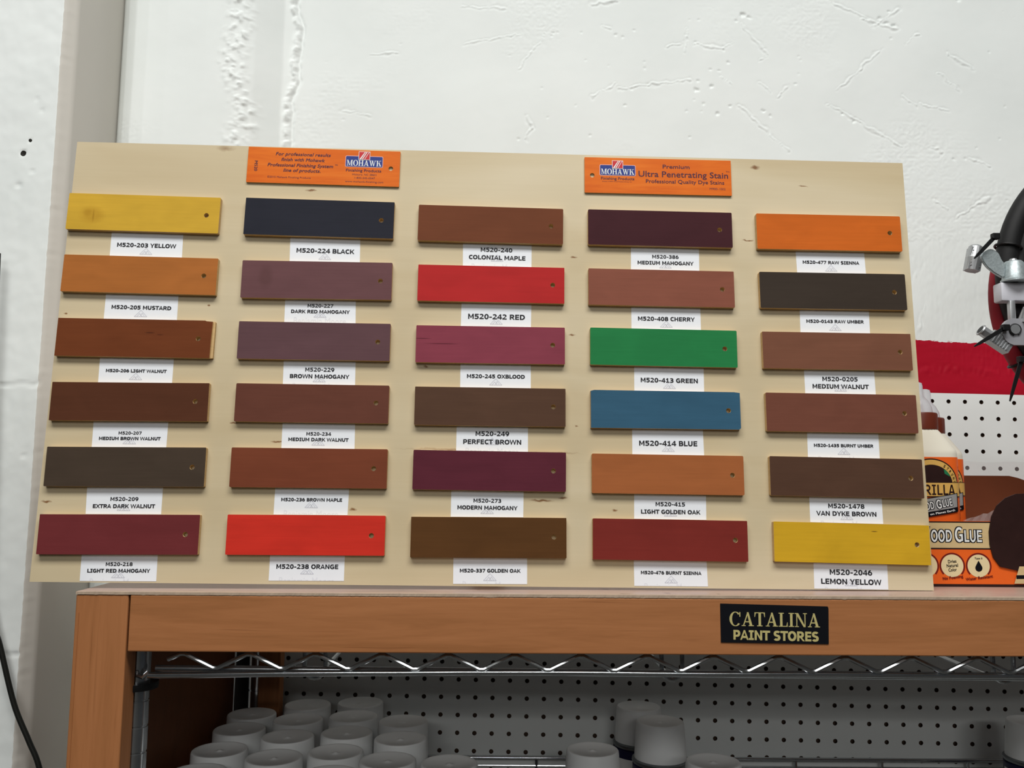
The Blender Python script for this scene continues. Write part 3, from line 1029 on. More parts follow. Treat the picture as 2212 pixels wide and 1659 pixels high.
mb = MB()
mb.tube(zigzag(-0.3245, 1.31, 0.8915, 1.3238, 1.3092, 0.0335, 0.0023, (-0.3395, 0.8915, 1.3178)), 0.0023, 8)
part(mb, 'truss_wire', M['chrome'], rk, True)
mb = MB()
mb.tube([(-0.34, 1.285, 1.3020), (1.32, 1.285, 1.3020)], 0.0033, 8)
part(mb, 'rail', M['chrome'], rk, True)
mb = MB()
for i in range(66):
    x = -0.33 + i * 0.025
    mb.tube([(x, 0.90, 1.340), (x, 1.285, 1.340)], 0.0014, 6)
part(mb, 'wire_deck', M['chrome'], rk, True)
for x in (-0.198, 0.176, 0.525, 0.90):
    mb = MB()
    for yy in (0.925,):
        w = 0.0108
        pts = [(x - w, yy, 1.338), (x - w, yy, 1.306)]
        for k in range(9):
            a = math.pi + math.pi * k / 8
            pts.append((x + w * math.cos(a), yy, 1.304 + 0.0112 * math.sin(a)))
        pts += [(x + w, yy, 1.306), (x + w, yy, 1.338)]
        mb.tube(pts, 0.0024, 8)
    mb.tube([(x, 0.925, 1.2925), (x, 1.28, 1.2925)], 0.0022, 6)
    part(mb, 'brace', M['chrome'], rk, True)
# lower shelf that carries the cans, with its raised back ledge
DECK = 1.010
mb = MB()
for i in range(66):
    x = -0.34 + i * 0.0255
    mb.tube([(x, 0.895, DECK - 0.0016), (x, 1.300, DECK - 0.0016)], 0.0015, 6)
part(mb, 'wire_deck', M['chrome'], rk, True)
for y, z in ((0.895, DECK - 0.0045), (1.300, DECK - 0.0045), (0.895, DECK - 0.035), (1.300, DECK - 0.035)):
    mb = MB()
    mb.tube([(-0.36, y, z), (1.32, y, z)], 0.0031, 8)
    part(mb, 'rail', M['chrome'], rk, True)
mb = MB()
mb.tube([(-0.34, 1.3005, 1.0985), (1.32, 1.3005, 1.0955)], 0.0030, 10)
mb.tube([(-0.34, 1.3005, 1.0875), (1.32, 1.3005, 1.0845)], 0.0018, 8)
for i in range(14):
    x = -0.33 + i * 0.126
    mb.tube([(x, 1.3005, 1.096), (x, 1.3005, DECK)], 0.0022, 6)
lg = part(mb, 'back_ledge', M['chrome'], rk, True)

# ------------------------------------------------------------------ the sample board
U = Vector((0.9996, 0.0261, -0.0066)).normalized()
VV = Vector((0.0049, 0.0646, 0.9979))
VV = (VV - U * VV.dot(U)).normalized()
NN = U.cross(VV)
BO = Vector((-0.4805, 0.8857, 1.3942))
BM = Matrix(((U.x, VV.x, NN.x, BO.x), (U.y, VV.y, NN.y, BO.y), (U.z, VV.z, NN.z, BO.z), (0, 0, 0, 1)))


def on_board(u, v, ang=0.0, h=0.0):
    return BM @ Matrix.Translation((u, v, h)) @ Matrix.Rotation(ang, 4, 'Z')


BW, BH = 0.929, 0.4756
mb = MB()
mb.prism([(0, 0), (BW, 0), (BW - 0.0004, BH), (0.0006, BH)], -0.0062, 0.0, mi=0, mi_side=1)
bd = mb.build('display_board', [M['birch'], M['raw_ply']], mw=BM)
tag(bd, 'large pale birch plywood board leaning on the shelf top, set with rows of stained strips', 'display board')
mb = MB()                                     # strut that holds it up from behind
a = Vector((0.46, 0.33, -0.0064))
inv = BM.inverted()
foot = inv @ Vector((-0.02, 1.075, ZT + 0.0018))
d = (foot - a).normalized()
for w0 in (-0.02,):
    q = []
    for p in (a, foot):
        for dx in (-0.02, 0.02):
            for dz in (0.0, -0.005):
                q.append((p.x + dx, p.y, p.z + dz))
    mb.add(q, [(0, 1, 3, 2), (4, 6, 7, 5), (0, 2, 6, 4), (1, 5, 7, 3), (0, 4, 5, 1), (2, 3, 7, 6)])
mb.build('support_strut', M['raw_ply'], bd)

# key: (centre u, v, width, height, turn) in mm on the board, its hole, the paper label's corners, lines of type
SAMPLES = {
    '203': ((82.52, 392.04, 163.14, 41.02, -0.0082), (67.57, -0.24), [(47.89, 371.42), (124.91, 370.78), (125.52, 343.19), (48.16, 343.64)],
        [('M520-203 YELLOW', 86.53, 357.33, 63.64)]),
    '205': ((84.39, 322.6, 163.69, 40.85, -0.0057), (67.87, 0.62), [(48.22, 301.99), (125.16, 301.55), (125.67, 273.84), (48.39, 273.77)],
        [('M520-205 MUSTARD', 87.0, 287.72, 63.55)]),
    '206': ((84.34, 252.98, 161.85, 40.83, 0.0009), (67.25, 0.54), [(48.52, 232.13), (125.77, 232.21), (126.05, 205.82), (48.93, 205.14)],
        [('M520-206 LIGHT WALNUT', 87.57, 218.56, 63.46)]),
    '207': ((85.84, 184.85, 162.35, 40.43, 0.0087), (67.67, 0.75), [(48.35, 163.91), (125.49, 164.58), (125.45, 137.94), (48.9, 137.24)],
        [('M520-207', 87.06, 152.5, 24.18), ('MEDIUM BROWN WALNUT', 87.15, 146.72, 63.49)]),
    '209': ((87.57, 116.92, 162.42, 40.55, 0.0091), (68.04, -0.15), [(48.3, 95.88), (125.51, 96.59), (125.86, 68.91), (49.35, 68.28)],
        [('M520-209', 87.32, 84.11, 28.91), ('EXTRA DARK WALNUT', 87.37, 76.84, 63.34)]),
    '218': ((86.94, 48.15, 161.24, 40.08, 0.0082), (66.89, 0.23), [(49.43, 27.4), (125.89, 28.03), (126.42, 1.66), (49.96, 1.26)],
        [('M520-218', 87.94, 18.41, 27.29), ('LIGHT RED MAHOGANY', 87.94, 11.86, 63.05)]),
    '224': ((272.48, 391.08, 162.27, 41.95, -0.0082), (67.35, -0.33), [(240.86, 369.96), (317.03, 369.34), (317.73, 342.24), (241.57, 341.89)],
        [('M520-224 BLACK', 279.49, 355.54, 62.96)]),
    '227': ((273.28, 320.81, 161.35, 41.65, 0.0046), (68.21, 0.1), [(239.26, 299.42), (315.15, 299.77), (316.06, 274.09), (239.71, 273.95)],
        [('M520-227', 277.46, 293.65, 28.06), ('DARK RED MAHOGANY', 277.63, 287.11, 63.1)]),
    '229': ((273.87, 253.27, 161.08, 40.69, 0.0018), (67.38, 0.18), [(241.63, 232.46), (317.87, 232.6), (318.4, 206.85), (242.11, 206.75)],
        [('M520-229', 280.25, 223.39, 31.45), ('BROWN MAHOGANY', 280.27, 216.06, 63.01)]),
    '234': ((275.2, 186.14, 160.49, 40.5, 0.0014), (66.74, 1.42), [(244.23, 165.44), (320.23, 165.55), (320.76, 139.23), (244.54, 139.02)],
        [('M520-234', 282.6, 154.6, 26.21), ('MEDIUM DARK WALNUT', 282.57, 148.58, 62.94)]),
    '236': ((275.49, 118.25, 161.55, 40.92, 0.0027), (66.76, 0.13), [(240.67, 97.29), (316.98, 97.5), (316.57, 70.46), (240.47, 70.13)],
        [('M520-236 BROWN MAPLE', 278.87, 85.85, 63.07)]),
    '238': ((275.99, 49.66, 161.24, 40.45, 0.0043), (66.62, -0.09), [(239.49, 28.88), (315.62, 29.2), (315.82, 3.86), (239.52, 3.47)],
        [('M520-238 ORANGE', 277.98, 17.89, 63.49)]),
    '240': ((459.96, 388.37, 159.42, 40.92, -0.0066), (66.38, 0.09), [(429.67, 367.72), (505.38, 367.21), (505.38, 340.97), (430.04, 341.07)],
        [('M520-240', 466.66, 361.05, 35.41), ('COLONIAL MAPLE', 467.55, 352.22, 62.6)]),
    '242': ((461.5, 320.4, 159.21, 40.46, -0.0014), (66.9, 0.39), [(429.53, 299.81), (505.53, 299.7), (505.34, 273.6), (429.3, 273.37)],
        [('M520-242 RED', 467.71, 285.28, 62.37)]),
    '245': ((461.81, 252.85, 159.78, 40.45, 0.003), (66.81, 0.63), [(429.89, 232.13), (505.49, 232.36), (505.69, 206.71), (430.08, 206.55)],
        [('M520-245 OXBLOOD', 468.05, 219.44, 62.49)]),
    '249': ((462.57, 185.79, 159.78, 40.86, 0.002), (66.97, 0.63), [(427.31, 164.89), (502.98, 165.04), (503.19, 138.86), (427.34, 139.07)],
        [('M520-249', 465.21, 157.66, 36.19), ('PERFECT BROWN', 465.28, 148.93, 62.16)]),
    '273': ((463.0, 118.02, 159.88, 41.1, -0.0029), (66.75, 0.83), [(423.27, 97.18), (498.98, 96.97), (498.85, 70.47), (423.31, 70.16)],
        [('M520-273', 461.14, 87.23, 29.56), ('MODERN MAHOGANY', 461.2, 79.95, 62.88)]),
    '337': ((463.21, 49.45, 160.56, 40.94, 0.004), (67.27, 0.93), [(427.13, 28.43), (503.23, 28.74), (503.45, 2.49), (427.4, 2.09)],
        [('M520-337 GOLDEN OAK', 465.11, 15.75, 62.63)]),
    '386': ((647.61, 388.27, 160.47, 40.76, -0.0007), (66.19, 0.06), [(615.57, 367.51), (691.47, 367.46), (691.16, 340.91), (615.22, 340.93)],
        [('M520-386', 653.65, 357.45, 29.88), ('MEDIUM MAHOGANY', 653.63, 350.3, 62.48)]),
    '408': ((647.7, 320.08, 160.3, 40.88, -0.0003), (66.91, -0.27), [(615.05, 299.25), (691.11, 299.23), (691.22, 274.09), (614.93, 274.32)],
        [('M520-408 CHERRY', 653.19, 286.6, 62.66)]),
    '413': ((648.87, 253.38, 159.58, 40.88, -0.003), (66.36, -0.0), [(617.27, 232.63), (692.94, 232.41), (692.79, 206.09), (617.11, 205.87)],
        [('M520-413 GREEN', 655.18, 218.37, 62.78)]),
    '414': ((649.61, 185.38, 160.43, 40.37, 0.003), (67.41, 0.11), [(614.2, 164.69), (690.27, 164.92), (690.88, 137.87), (614.04, 138.02)],
        [('M520-414 BLUE', 652.5, 150.17, 63.03)]),
    '415': ((650.67, 116.88, 160.89, 41.33, -0.0019), (68.34, 0.17), [(615.43, 95.88), (691.62, 95.73), (691.26, 70.11), (615.08, 70.46)],
        [('M520-415', 653.46, 86.03, 31.75), ('LIGHT GOLDEN OAK', 653.5, 78.01, 62.86)]),
    '476': ((651.77, 48.96, 161.84, 41.87, -0.0045), (67.94, 0.91), [(614.14, 27.79), (690.35, 27.44), (691.06, 1.93), (614.33, 1.87)],
        [('M520-476 BURNT SIENNA', 652.79, 15.44, 63.32)]),
    '477': ((836.81, 388.19, 162.84, 41.15, 0.0029), (68.69, 0.78), [(800.06, 367.11), (877.37, 367.33), (878.14, 341.85), (800.61, 341.49)],
        [('M520-477 RAW SIENNA', 839.07, 355.07, 63.84)]),
    '0143': ((837.65, 320.75, 162.87, 41.02, 0.0046), (68.37, -0.43), [(801.41, 299.67), (878.61, 300.03), (878.4, 274.05), (801.03, 273.81)],
        [('M520-0143 RAW UMBER', 839.94, 287.55, 64.12)]),
    '0205': ((838.66, 253.23, 163.81, 40.59, 0.003), (69.16, -0.14), [(802.9, 232.43), (880.2, 232.66), (880.51, 206.43), (803.05, 206.43)],
        [('M520-0205', 841.91, 223.16, 39.55), ('MEDIUM WALNUT', 842.06, 214.96, 62.07)]),
    '1435': ((839.69, 185.25, 164.0, 41.55, -0.0), (68.22, 0.57), [(802.95, 164.08), (880.47, 164.08), (880.33, 137.27), (802.55, 137.84)],
        [('M520-1435 BURNT UMBER', 841.71, 150.62, 64.66)]),
    '1478': ((841.07, 116.5, 164.05, 41.32, -0.0073), (68.78, 0.42), [(801.83, 95.72), (879.63, 95.16), (879.63, 68.17), (801.72, 69.21)],
        [('M520-1478', 840.9, 86.45, 39.41), ('VAN DYKE BROWN', 840.9, 78.46, 64.62)]),
    '2046': ((842.83, 47.73, 165.12, 41.06, -0.0134), (68.77, 0.2), [(802.97, 27.34), (880.99, 26.29), (880.62, 0.6), (802.51, 0.96)],
        [('M520-2046', 841.85, 17.83, 45.56), ('LEMON YELLOW', 841.59, 8.27, 64.17)]),
}
RGB = {'203': (208, 166, 58), '205': (174, 106, 52), '206': (112, 60, 34), '207': (88, 52, 36), '209': (72, 60, 50), '218': (112, 48, 50),
       '224': (42, 43, 52), '227': (108, 74, 76), '229': (98, 70, 74), '234': (104, 62, 50), '236': (120, 64, 44), '238': (206, 52, 40),
       '240': (112, 64, 42), '242': (182, 44, 44), '245': (136, 62, 76), '249': (88, 63, 49), '273': (92, 40, 52), '337': (90, 59, 32),
       '386': (68, 35, 40), '408': (136, 82, 66), '413': (40, 124, 70), '414': (56, 94, 118), '415': (164, 97, 56), '476': (124, 46, 40),
       '477': (204, 102, 36), '0143': (62, 53, 46), '0205': (122, 80, 62), '1435': (116, 71, 57), '1478': (86, 61, 48), '2046': (206, 162, 40)}
HUE = {'203': 'golden yellow', '205': 'mustard orange-brown', '206': 'reddish walnut brown', '207': 'medium walnut brown', '209': 'dark grey-brown', '218': 'dark wine red',
       '224': 'near-black', '227': 'purplish red-brown', '229': 'purplish brown', '234': 'warm dark brown', '236': 'copper brown', '238': 'bright orange-red',
       '240': 'maple brown', '242': 'bright red', '245': 'oxblood pink-red', '249': 'plain dark brown', '273': 'deep plum', '337': 'olive brown',
       '386': 'very dark maroon', '408': 'cherry brown', '413': 'green', '414': 'blue', '415': 'light golden-brown', '476': 'brick red',
       '477': 'orange', '0143': 'blackish umber', '0205': 'mottled walnut brown', '1435': 'dull red-brown', '1478': 'cool dark brown', '2046': 'lemon yellow'}
COLN = ['leftmost', 'second', 'middle', 'fourth', 'rightmost']
ROWN = ['top', 'second', 'third', 'fourth', 'fifth', 'bottom']
FAINT = {'227': 6.0, '236': 4.0, '238': 3.0, '240': 3.5, '218': 2.2, '337': 2.2, '229': 1.4, '249': 3.0, '476': 2.4, '1478': 1.8, '2046': 1.6, '1435': 1.2}
SPOTS = {'203': ((-0.055, -0.003, 0.016, 0.012, (176, 132, 40), 0.55), (-0.0535, -0.004, 0.0012, 0.009, (150, 108, 30), 0.5), (-0.060, -0.001, 0.006, 0.005, (160, 116, 30), 0.35)),
         '245': ((-0.073, 0.0058, 0.012, 0.0006, (70, 24, 34), 0.8), (-0.052, 0.0004, 0.022, 0.0006, (74, 26, 36), 0.8)),
         '2046': ((0.024, 0.0128, 0.0042, 0.0007, (110, 82, 30), 0.9),),
         '206': ((0.016, 0.006, 0.006, 0.001, (72, 36, 22), 0.7), (0.027, 0.004, 0.004, 0.0008, (72, 36, 22), 0.6)),
         '227': ((-0.055, 0.003, 0.009, 0.016, (92, 62, 62), 0.6),)}
TH = 0.0058

for idx, key in enumerate(SAMPLES):
    (cu, cv, w, h, ang), (hx, hy), quad, lines = SAMPLES[key]
    cu, cv, w, h, hx, hy = (q / 1000 for q in (cu, cv, w, h, hx, hy))
    cn, rn = COLN[idx // 6], ROWN[idx % 6]
    # the strip: stained face, raw plywood edges, drilled hole
    mb = MB()
    x0, x1, y0, y1 = -w / 2, w / 2, -h / 2, h / 2
    r = random.uniform(0.0004, 0.0012)
    out = rrect(x0, x1, y0, y1, r, 2)
    if key == '206':       # the face veneer is broken away at the right end
        out = [(x0, y0), (x1 - 0.0006, y0), (x1 - 0.0003, y0 + 0.02), (x1 + 0.0004, y1 - 0.0012), (x1 - 0.006, y1 - 0.0008), (x1 - 0.0078, y1), (x0, y1)]
    if key == '414':
        out = [(x0, y0), (x1 - 0.0022, y0), (x1, y0 + 0.0014), (x1, y1 - 0.0008), (x1 - 0.006, y1), (x0 + 0.004, y1 + 0.0004), (x0, y1 - 0.0006)]
    if key in ('203', '240', '242', '245', '273'):
        out[len(out) // 2:len(out) // 2] = []
    mb.prism(out, 0.0, TH, holes=[circle(hx, hy, 0.0026, 18)], mi=0, mi_side=1, mi_hole=2)
    if key == '206':
        mb.prism([(x1 - 0.001, y0 + 0.0002), (x1 + 0.0022, y0 + 0.0004), (x1 + 0.0026, y1 - 0.001), (x1 - 0.006, y1 - 0.0002), (x1 - 0.0015, y1 - 0.002)], 0.0, TH - 0.0022, mi=1)
    if key == '245':       # open grain checks
        pass
    mt = stained('stain_' + HUE[key].replace(' ', '_').replace('-', '_'), RGB[key], 0.5, 0.05, idx * 1.7, 0.12, 0.06, SPOTS.get(key, ()))
    chip = mb.build('sample_strip', [mt, M['raw_ply'], M['hole']], mw=on_board(cu, cv, ang))
    place = f'{rn} of the {cn} column' if rn in ('top', 'bottom') else f'{rn} from top in the {cn} column'
    tag(chip, f'{HUE[key]} stained wood strip, {place}', 'sample strip', 'stained wood strips on the board')
    # the paper label under it
    Q = [(a / 1000, b / 1000) for a, b in quad]
    lx = sum(q[0] for q in Q) / 4
    ly = sum(q[1] for q in Q) / 4
    L = [(a - lx, b - ly) for a, b in Q]
    mb = MB()
    mb.prism(L[::-1], 0.00005, 0.0003)
    pl = mb.build('paper_label', M['paper'], mw=on_board(lx, ly))
    where = f'{HUE[key]} strip, {rn} row of the {cn} column'
    tag(pl, f'white printed paper label under the {where}', 'label', 'paper labels on the board')
    mb = MB()
    for txt, tx, ty, tw in lines:
        write_bold(mb, txt, tx / 1000 - lx, ty / 1000 - ly, tw / 1000, 0.0005, ang=ang, grow=0.00011 * min(1.3, tw / 60 + 0.3))
    mb.build('lettering', M['ink'], pl)
    mb = MB()
    top = (L[0][1] + L[1][1]) / 2
    bot = (L[2][1] + L[3][1]) / 2
    H = top - bot
    faint = FAINT.get(key, 0) / 1000
    ex = lines[-1][1] / 1000 - lx
    ey = top - H * (0.60 if faint > 0.0028 else 0.74)
    TW = 0.0066
    tri = [(-TW, -0.0033), (TW, -0.0033), (TW * 0.45, 0.0033), (-TW * 0.45, 0.0033)]
    for a_, b_ in (((-0.0066, -0.0033), (0.0, 0.0038)), ((0.0, 0.0038), (0.0066, -0.0033)), ((-0.0040, -0.0033), (-0.0012, 0.0002)), ((-0.0012, 0.0002), (0.0016, -0.0033)), ((-0.0010, -0.0033), (0.0014, 0.0006)), ((0.0014, 0.0006), (0.0040, -0.0033))):
        ax, ay = a_
        bx, by = b_
        px, py = -(by - ay), bx - ax
        k = 0.00036 / math.hypot(px, py)
        px, py = px * k, py * k
        cover(mb, [(ex + ax - px, ey + ay - py), (ex + bx - px, ey + by - py), (ex + bx + px, ey + by + py), (ex + ax + px, ey + ay + py)], 0.0004)
    cover(mb, R4(ex - 0.0066, ey - 0.0037, ex + 0.0066, ey - 0.0029), 0.0004)
    mb.build('emblem', M['pale_ink'], pl)
    if faint:
        mb = MB()
        write(mb, 'Benjamin Moore', ex, bot + faint - 0.0036 + 0.0006, 0.056, 0.0004, bold=0.0, cap=0.0072, clip=bot + 0.0004)
        mb.build('faint_lettering', M['faint_ink'], pl)

# the two orange header plates
def header(w, h, u, v, ang, hole, label):
    mb = MB()
    mb.prism(rrect(-w / 2, w / 2, -h / 2, h / 2, 0.0006, 2), 0.0, 0.0022, holes=[circle(hole[0], hole[1], 0.0026, 20)], mi=0, mi_side=1)
    o = mb.build('header_plate', [M['header_orange'], M['raw_ply']], mw=on_board(u, v, ang))
    return tag(o, label, 'plate', 'orange header plates')


def logo(parent, cx, cy, w, tilt=0.0):
    """blue name panel with a red square badge riding on its top edge"""
    k = w / 0.0412
    z = 0.0023
    mb = MB()
    cover(mb, rrect(cx - w / 2, cx + w / 2, cy - 0.0066 * k, cy + 0.0066 * k, 0.0016 * k, 4), z, 1)
    cover(mb, rrect(cx - w / 2 + 0.0006, cx + w / 2 - 0.0006, cy - 0.0060 * k, cy + 0.0060 * k, 0.0012 * k, 4), z + 0.0001, 0)
    write_serif(mb, 'MOHAWK', cx, cy - 0.0018 * k, w * 0.915, 0.0066 * k, z + 0.0002, mi=2)
    mb.build('name_panel', [M['blue_print'], M['pink_print'], M['white_print']], parent)
    mb = MB()
    bx0, bx1, by0, by1 = cx - 0.0058 * k, cx + 0.0058 * k, cy + 0.0024 * k, cy + 0.0112 * k
    cover(mb, R4(bx0 - 0.0005, by0 - 0.0005, bx1 + 0.0005, by1 + 0.0005), z + 0.0003, 1)
    cover(mb, R4(bx0, by0, bx1, by1), z + 0.0004, 0)
    bh = by1 - by0
    bw = bx1 - bx0
    for f0, wd in ((0.12, 0.07), (0.27, 0.09), (0.50, 0.05)):
        cover(mb, [(bx0 + f0 * bw - 0.08 * bw * (f0 < 0.2), by0), (bx0 + (f0 + wd) * bw, by0), (bx0 + (f0 + wd + 0.42) * bw, by1), (bx0 + (f0 + 0.42) * bw, by1)], z + 0.0005, 1)
    mb.build('badge', [M['red_print'], M['white_print']], parent)


hd = header(0.1682, 0.0417, 0.2735, 0.4526, -0.008, (0.0741, 0.0003), 'orange printed plate with slanted type on the left, below the top edge of the board')
zz = 0.0023
mb = MB()
ou, ov = 0.2735, 0.4526
for txt, u_, v_, wd, cap in (('For professional results', 0.25033, 0.46638, 0.06043, 0.0037), ('finish with Mohawk', 0.25038, 0.45993, 0.04799, 0.0037),
                             ('Professional Finishing System', 0.24788, 0.45336, 0.0720, 0.0037), ('line of products.', 0.25018, 0.44737, 0.04097, 0.0037)):
    write(mb, txt, u_ - ou, v_ - ov + 0.008 * (u_ - ou), wd, zz, bold=0.022, cap=cap, shear=0.22)
write(mb, 'TM', 0.2872 - ou, 0.4549 - ov, 0.0030, zz, bold=0.02, cap=0.0013)
write(mb, '\u00a92015 Mohawk Finishing Products', 0.23597 - ou, 0.43881 - ov, 0.04775, zz, bold=0.0, cap=0.0021)
write(mb, 'Finishing Products', 0.31766 - ou, 0.44956 - ov, 0.0390, zz, bold=0.016, cap=0.0031)
write(mb, 'Hickory, NC 28601', 0.3189 - ou, 0.44475 - ov, 0.0268, zz, bold=0.0, cap=0.0021)
write(mb, '1-800-545-0047', 0.3193 - ou, 0.44082 - ov, 0.0226, zz, bold=0.0, cap=0.0021)
write(mb, 'www.mohawk-finishing.com', 0.3189 - ou, 0.43637 - ov, 0.0422, zz, bold=0.0, cap=0.0021)
write(mb, 'M520', 0.19895 - ou, 0.4511 - ov, 0.0121, zz, bold=0.016, cap=0.0034, ang=-math.pi / 2)
mb.build('lettering', M['plum_ink'], hd)
logo(hd, 0.3178 - ou, 0.4600 - ov, 0.0418)

hd = header(0.1659, 0.0420, 0.6470, 0.4510, 0.0014, (-0.0743, -0.0004), 'orange printed plate with upright type on the right, below the top edge of the board')
ou, ov = 0.6470, 0.4510
mb = MB()
for txt, u_, v_, wd, cap, bo in (('Premium', 0.66758, 0.46295, 0.03053, 0.0045, 0.014), ('Ultra Penetrating Stain', 0.67558, 0.45384, 0.10147, 0.0068, 0.014),
                                 ('Professional Quality Dye Stains', 0.67739, 0.44519, 0.0887, 0.0043, 0.014), ('TM', 0.72588, 0.45838, 0.0040, 0.0016, 0.0),
                                 ('M900-1002', 0.71395, 0.43767, 0.0179, 0.0024, 0.0), ('Finishing Products', 0.6013, 0.44738, 0.0376, 0.0031, 0.016),
                                 ('Division of RPM Wood Finishes Group, Inc.', 0.60055, 0.44367, 0.0333, 0.0010, 0.0)):
    write(mb, txt, u_ - ou, v_ - ov, wd, zz, bold=bo, cap=cap)
mb.build('lettering', M['plum_ink'], hd)
logo(hd, 0.6013 - ou, 0.4571 - ov, 0.0407)

# ------------------------------------------------------------------ spray cans on the shaded shelf
def make_can(top_r, bot_r, can_r, cap_h, height):
    root = empty('spray_can', 'x', 'spray can')
    mb = MB()
    z0, z1 = height - cap_h, height
    mb.lathe([(bot_r - 0.002, z0), (bot_r, z0 + 0.0004), (bot_r, z0 + 0.002), (top_r + 0.0004, z1 - 0.0022), (top_r - 0.0001, z1 - 0.0009), (top_r - 0.0009, z1 - 0.0001), (top_r - 0.0022, z1),
              (top_r - 0.0045, z1 - 0.0003), (top_r - 0.006, z1 - 0.0011), (0.010, z1 - 0.0013), (0.0075, z1 - 0.0018), (0.0030, z1 - 0.0015), (0.0016, z1 - 0.0006), (0.0004, z1 - 0.0005)], 44)
    mb.build('cap', M['cap_white'], root, True)
    mb = MB()
    mb.lathe([(can_r - 0.004, z0 - 0.006), (can_r - 0.0005, z0 - 0.0055), (can_r + 0.0008, z0 - 0.0035), (can_r + 0.0006, z0 - 0.001), (bot_r + 0.0004, z0 + 0.0002), (bot_r - 0.003, z0)], 44)
    mb.build('rim', M['steel'], root, True)
    mb = MB()
    mb.lathe([(can_r - 0.002, 0.0), (can_r, 0.002), (can_r, z0 - 0.008), (can_r - 0.003, z0 - 0.006)], 44)
    mb.build('body', M['navy'], root, True)
    mb = MB()                                  # wrapped white label with a navy name box
    def wrap(a, z, dr):
        t = -math.pi / 2 + a
        return ((can_r + dr) * math.cos(t), (can_r + dr) * math.sin(t), z)
    def sheet(a0, a1, zb, zt, dr, mi):
        n = max(3, int((a1 - a0) / 0.08))
        for i in range(n):
            b0, b1 = a0 + (a1 - a0) * i / n, a0 + (a1 - a0) * (i + 1) / n
            mb.add([wrap(b0, zb, dr), wrap(b1, zb, dr), wrap(b1, zt, dr), wrap(b0, zt, dr)], [(0, 1, 2, 3)], mi)
    zt = z0 - 0.018
    sheet(-1.05, 1.05, 0.012, zt, 0.0003, 0)
    sheet(-0.72, 0.72, zt - 0.032, zt - 0.016, 0.0006, 1)
    write_serif(mb, 'MOHAWK', 0, zt - 0.0245, 0.040, 0.0095, 0, mi=2, at=lambda x, y, z: wrap(x / can_r, y, 0.0009))
    sheet(-2.3, -1.35, 0.012, zt + 0.004, 0.0003, 0)
    for k in range(9):
        zz_ = zt - 0.006 - k * 0.009
        sheet(-2.15, -1.75 + 0.1 * ((k * 7) % 3), zz_, zz_ + 0.0022, 0.0005, 3)
    lb = mb.build('label', [M['white_print'], M['navy'], M['white_print'], M['grey_print']], root)
    return root


CAN_H = 0.1745
tall = make_can(0.0318, 0.0330, 0.0328, 0.046, CAN_H)
wide = make_can(0.0305, 0.0338, 0.0362, 0.046, CAN_H)
used = set()
ROW1 = 'the row beside the wooden side panel'
CANS = [(-0.340, 1.200, 'rearmost in ' + ROW1), (-0.335, 1.129, 'second from the back in ' + ROW1), (-0.332, 1.045, 'third from the back in ' + ROW1),
        (-0.330, 0.966, 'frontmost in ' + ROW1 + ', cut by the frame'),
        (-0.276, 1.249, 'rearmost in the second row from the side panel'), (-0.2715, 1.174, 'second from the back in the second row from the side panel'),
        (-0.266, 1.098, 'third from the back in the second row from the side panel'), (-0.2615, 1.018, 'frontmost in the second row from the side panel'),
        (-0.204, 1.262, 'rearmost and tallest-looking in the middle row of the crowded group'), (-0.2015, 1.190, 'second from the back in the middle row of the crowded group'),
        (-0.1965, 1.115, 'third from the back in the middle row of the crowded group'), (-0.1955, 1.039, 'with a scuffed top, fourth in the middle row of the crowded group'),
        (-0.187, 0.962, 'frontmost in the middle row of the crowded group, cut by the frame'),
        (-0.132, 1.168, 'rearmost in the short row of three'), (-0.1265, 1.092, 'middle one in the short row of three'), (-0.131, 1.010, 'frontmost in the short row of three'),
        (-0.061, 1.001, 'alone at the right end of the crowded group')]
WIDE = [(0.190, 1.250, 'rearmost of the right-hand group against the pegboard'), (0.204, 1.160, 'tall one right in front of the rearmost can of the right-hand group'),
        (0.105, 1.053, 'leftmost of the right-hand group'), (0.238, 1.012, 'front one of the right-hand group with only its cap showing'),
        (0.706, 1.184, 'alone at the right edge, half out of frame')]
for src, spots, grp in ((tall, CANS, 'white-capped spray cans crowded at the left of the shelf'), (wide, WIDE, 'white-capped spray cans on the right of the shelf')):
    for i, (x, y, say) in enumerate(spots):
        o = src if i == 0 else copy_thing(src)
        o.location = (x, y, DECK)
        o.rotation_euler = (0, 0, random.uniform(-0.5, 0.5) if src is tall else (-0.25, 0.15, 0.4, 0.2, 0.55)[i])
        if src is wide and i in (0, 1):
            o.location.z = DECK + (0.004 if i == 1 else 0.0)
        tag(o, 'white-capped spray can, ' + say, 'spray can', grp)

# ------------------------------------------------------------------ glue: display tray and two bottles
YT = 0.9484
tr = empty('display_tray', 'orange and wood-print cardboard display tray of glue bottles right of the sample board', 'display tray', (0.56, YT, ZT))
bpy.context.view_layer.update()
fa = lambda x, y, z: (x, YT - z, y)          # x, height, distance in front of the panel
TX0, TX1 = 0.415, 0.700
mb = MB()
mb.prism([(TX0, ZT + 0.0003), (TX1, ZT + 0.0003), (TX1, ZT + 0.0715), (TX0, ZT + 0.0705)], -0.0016, 0.0, at=fa)
part(mb, 'front_panel', M['orange_print'], tr)
fp = tr.children[-1]


def sub(mb, name, mats, par):
    o = mb.build(name, mats)
    o.parent = par
    o.matrix_parent_inverse = par.matrix_world.inverted()
    return o


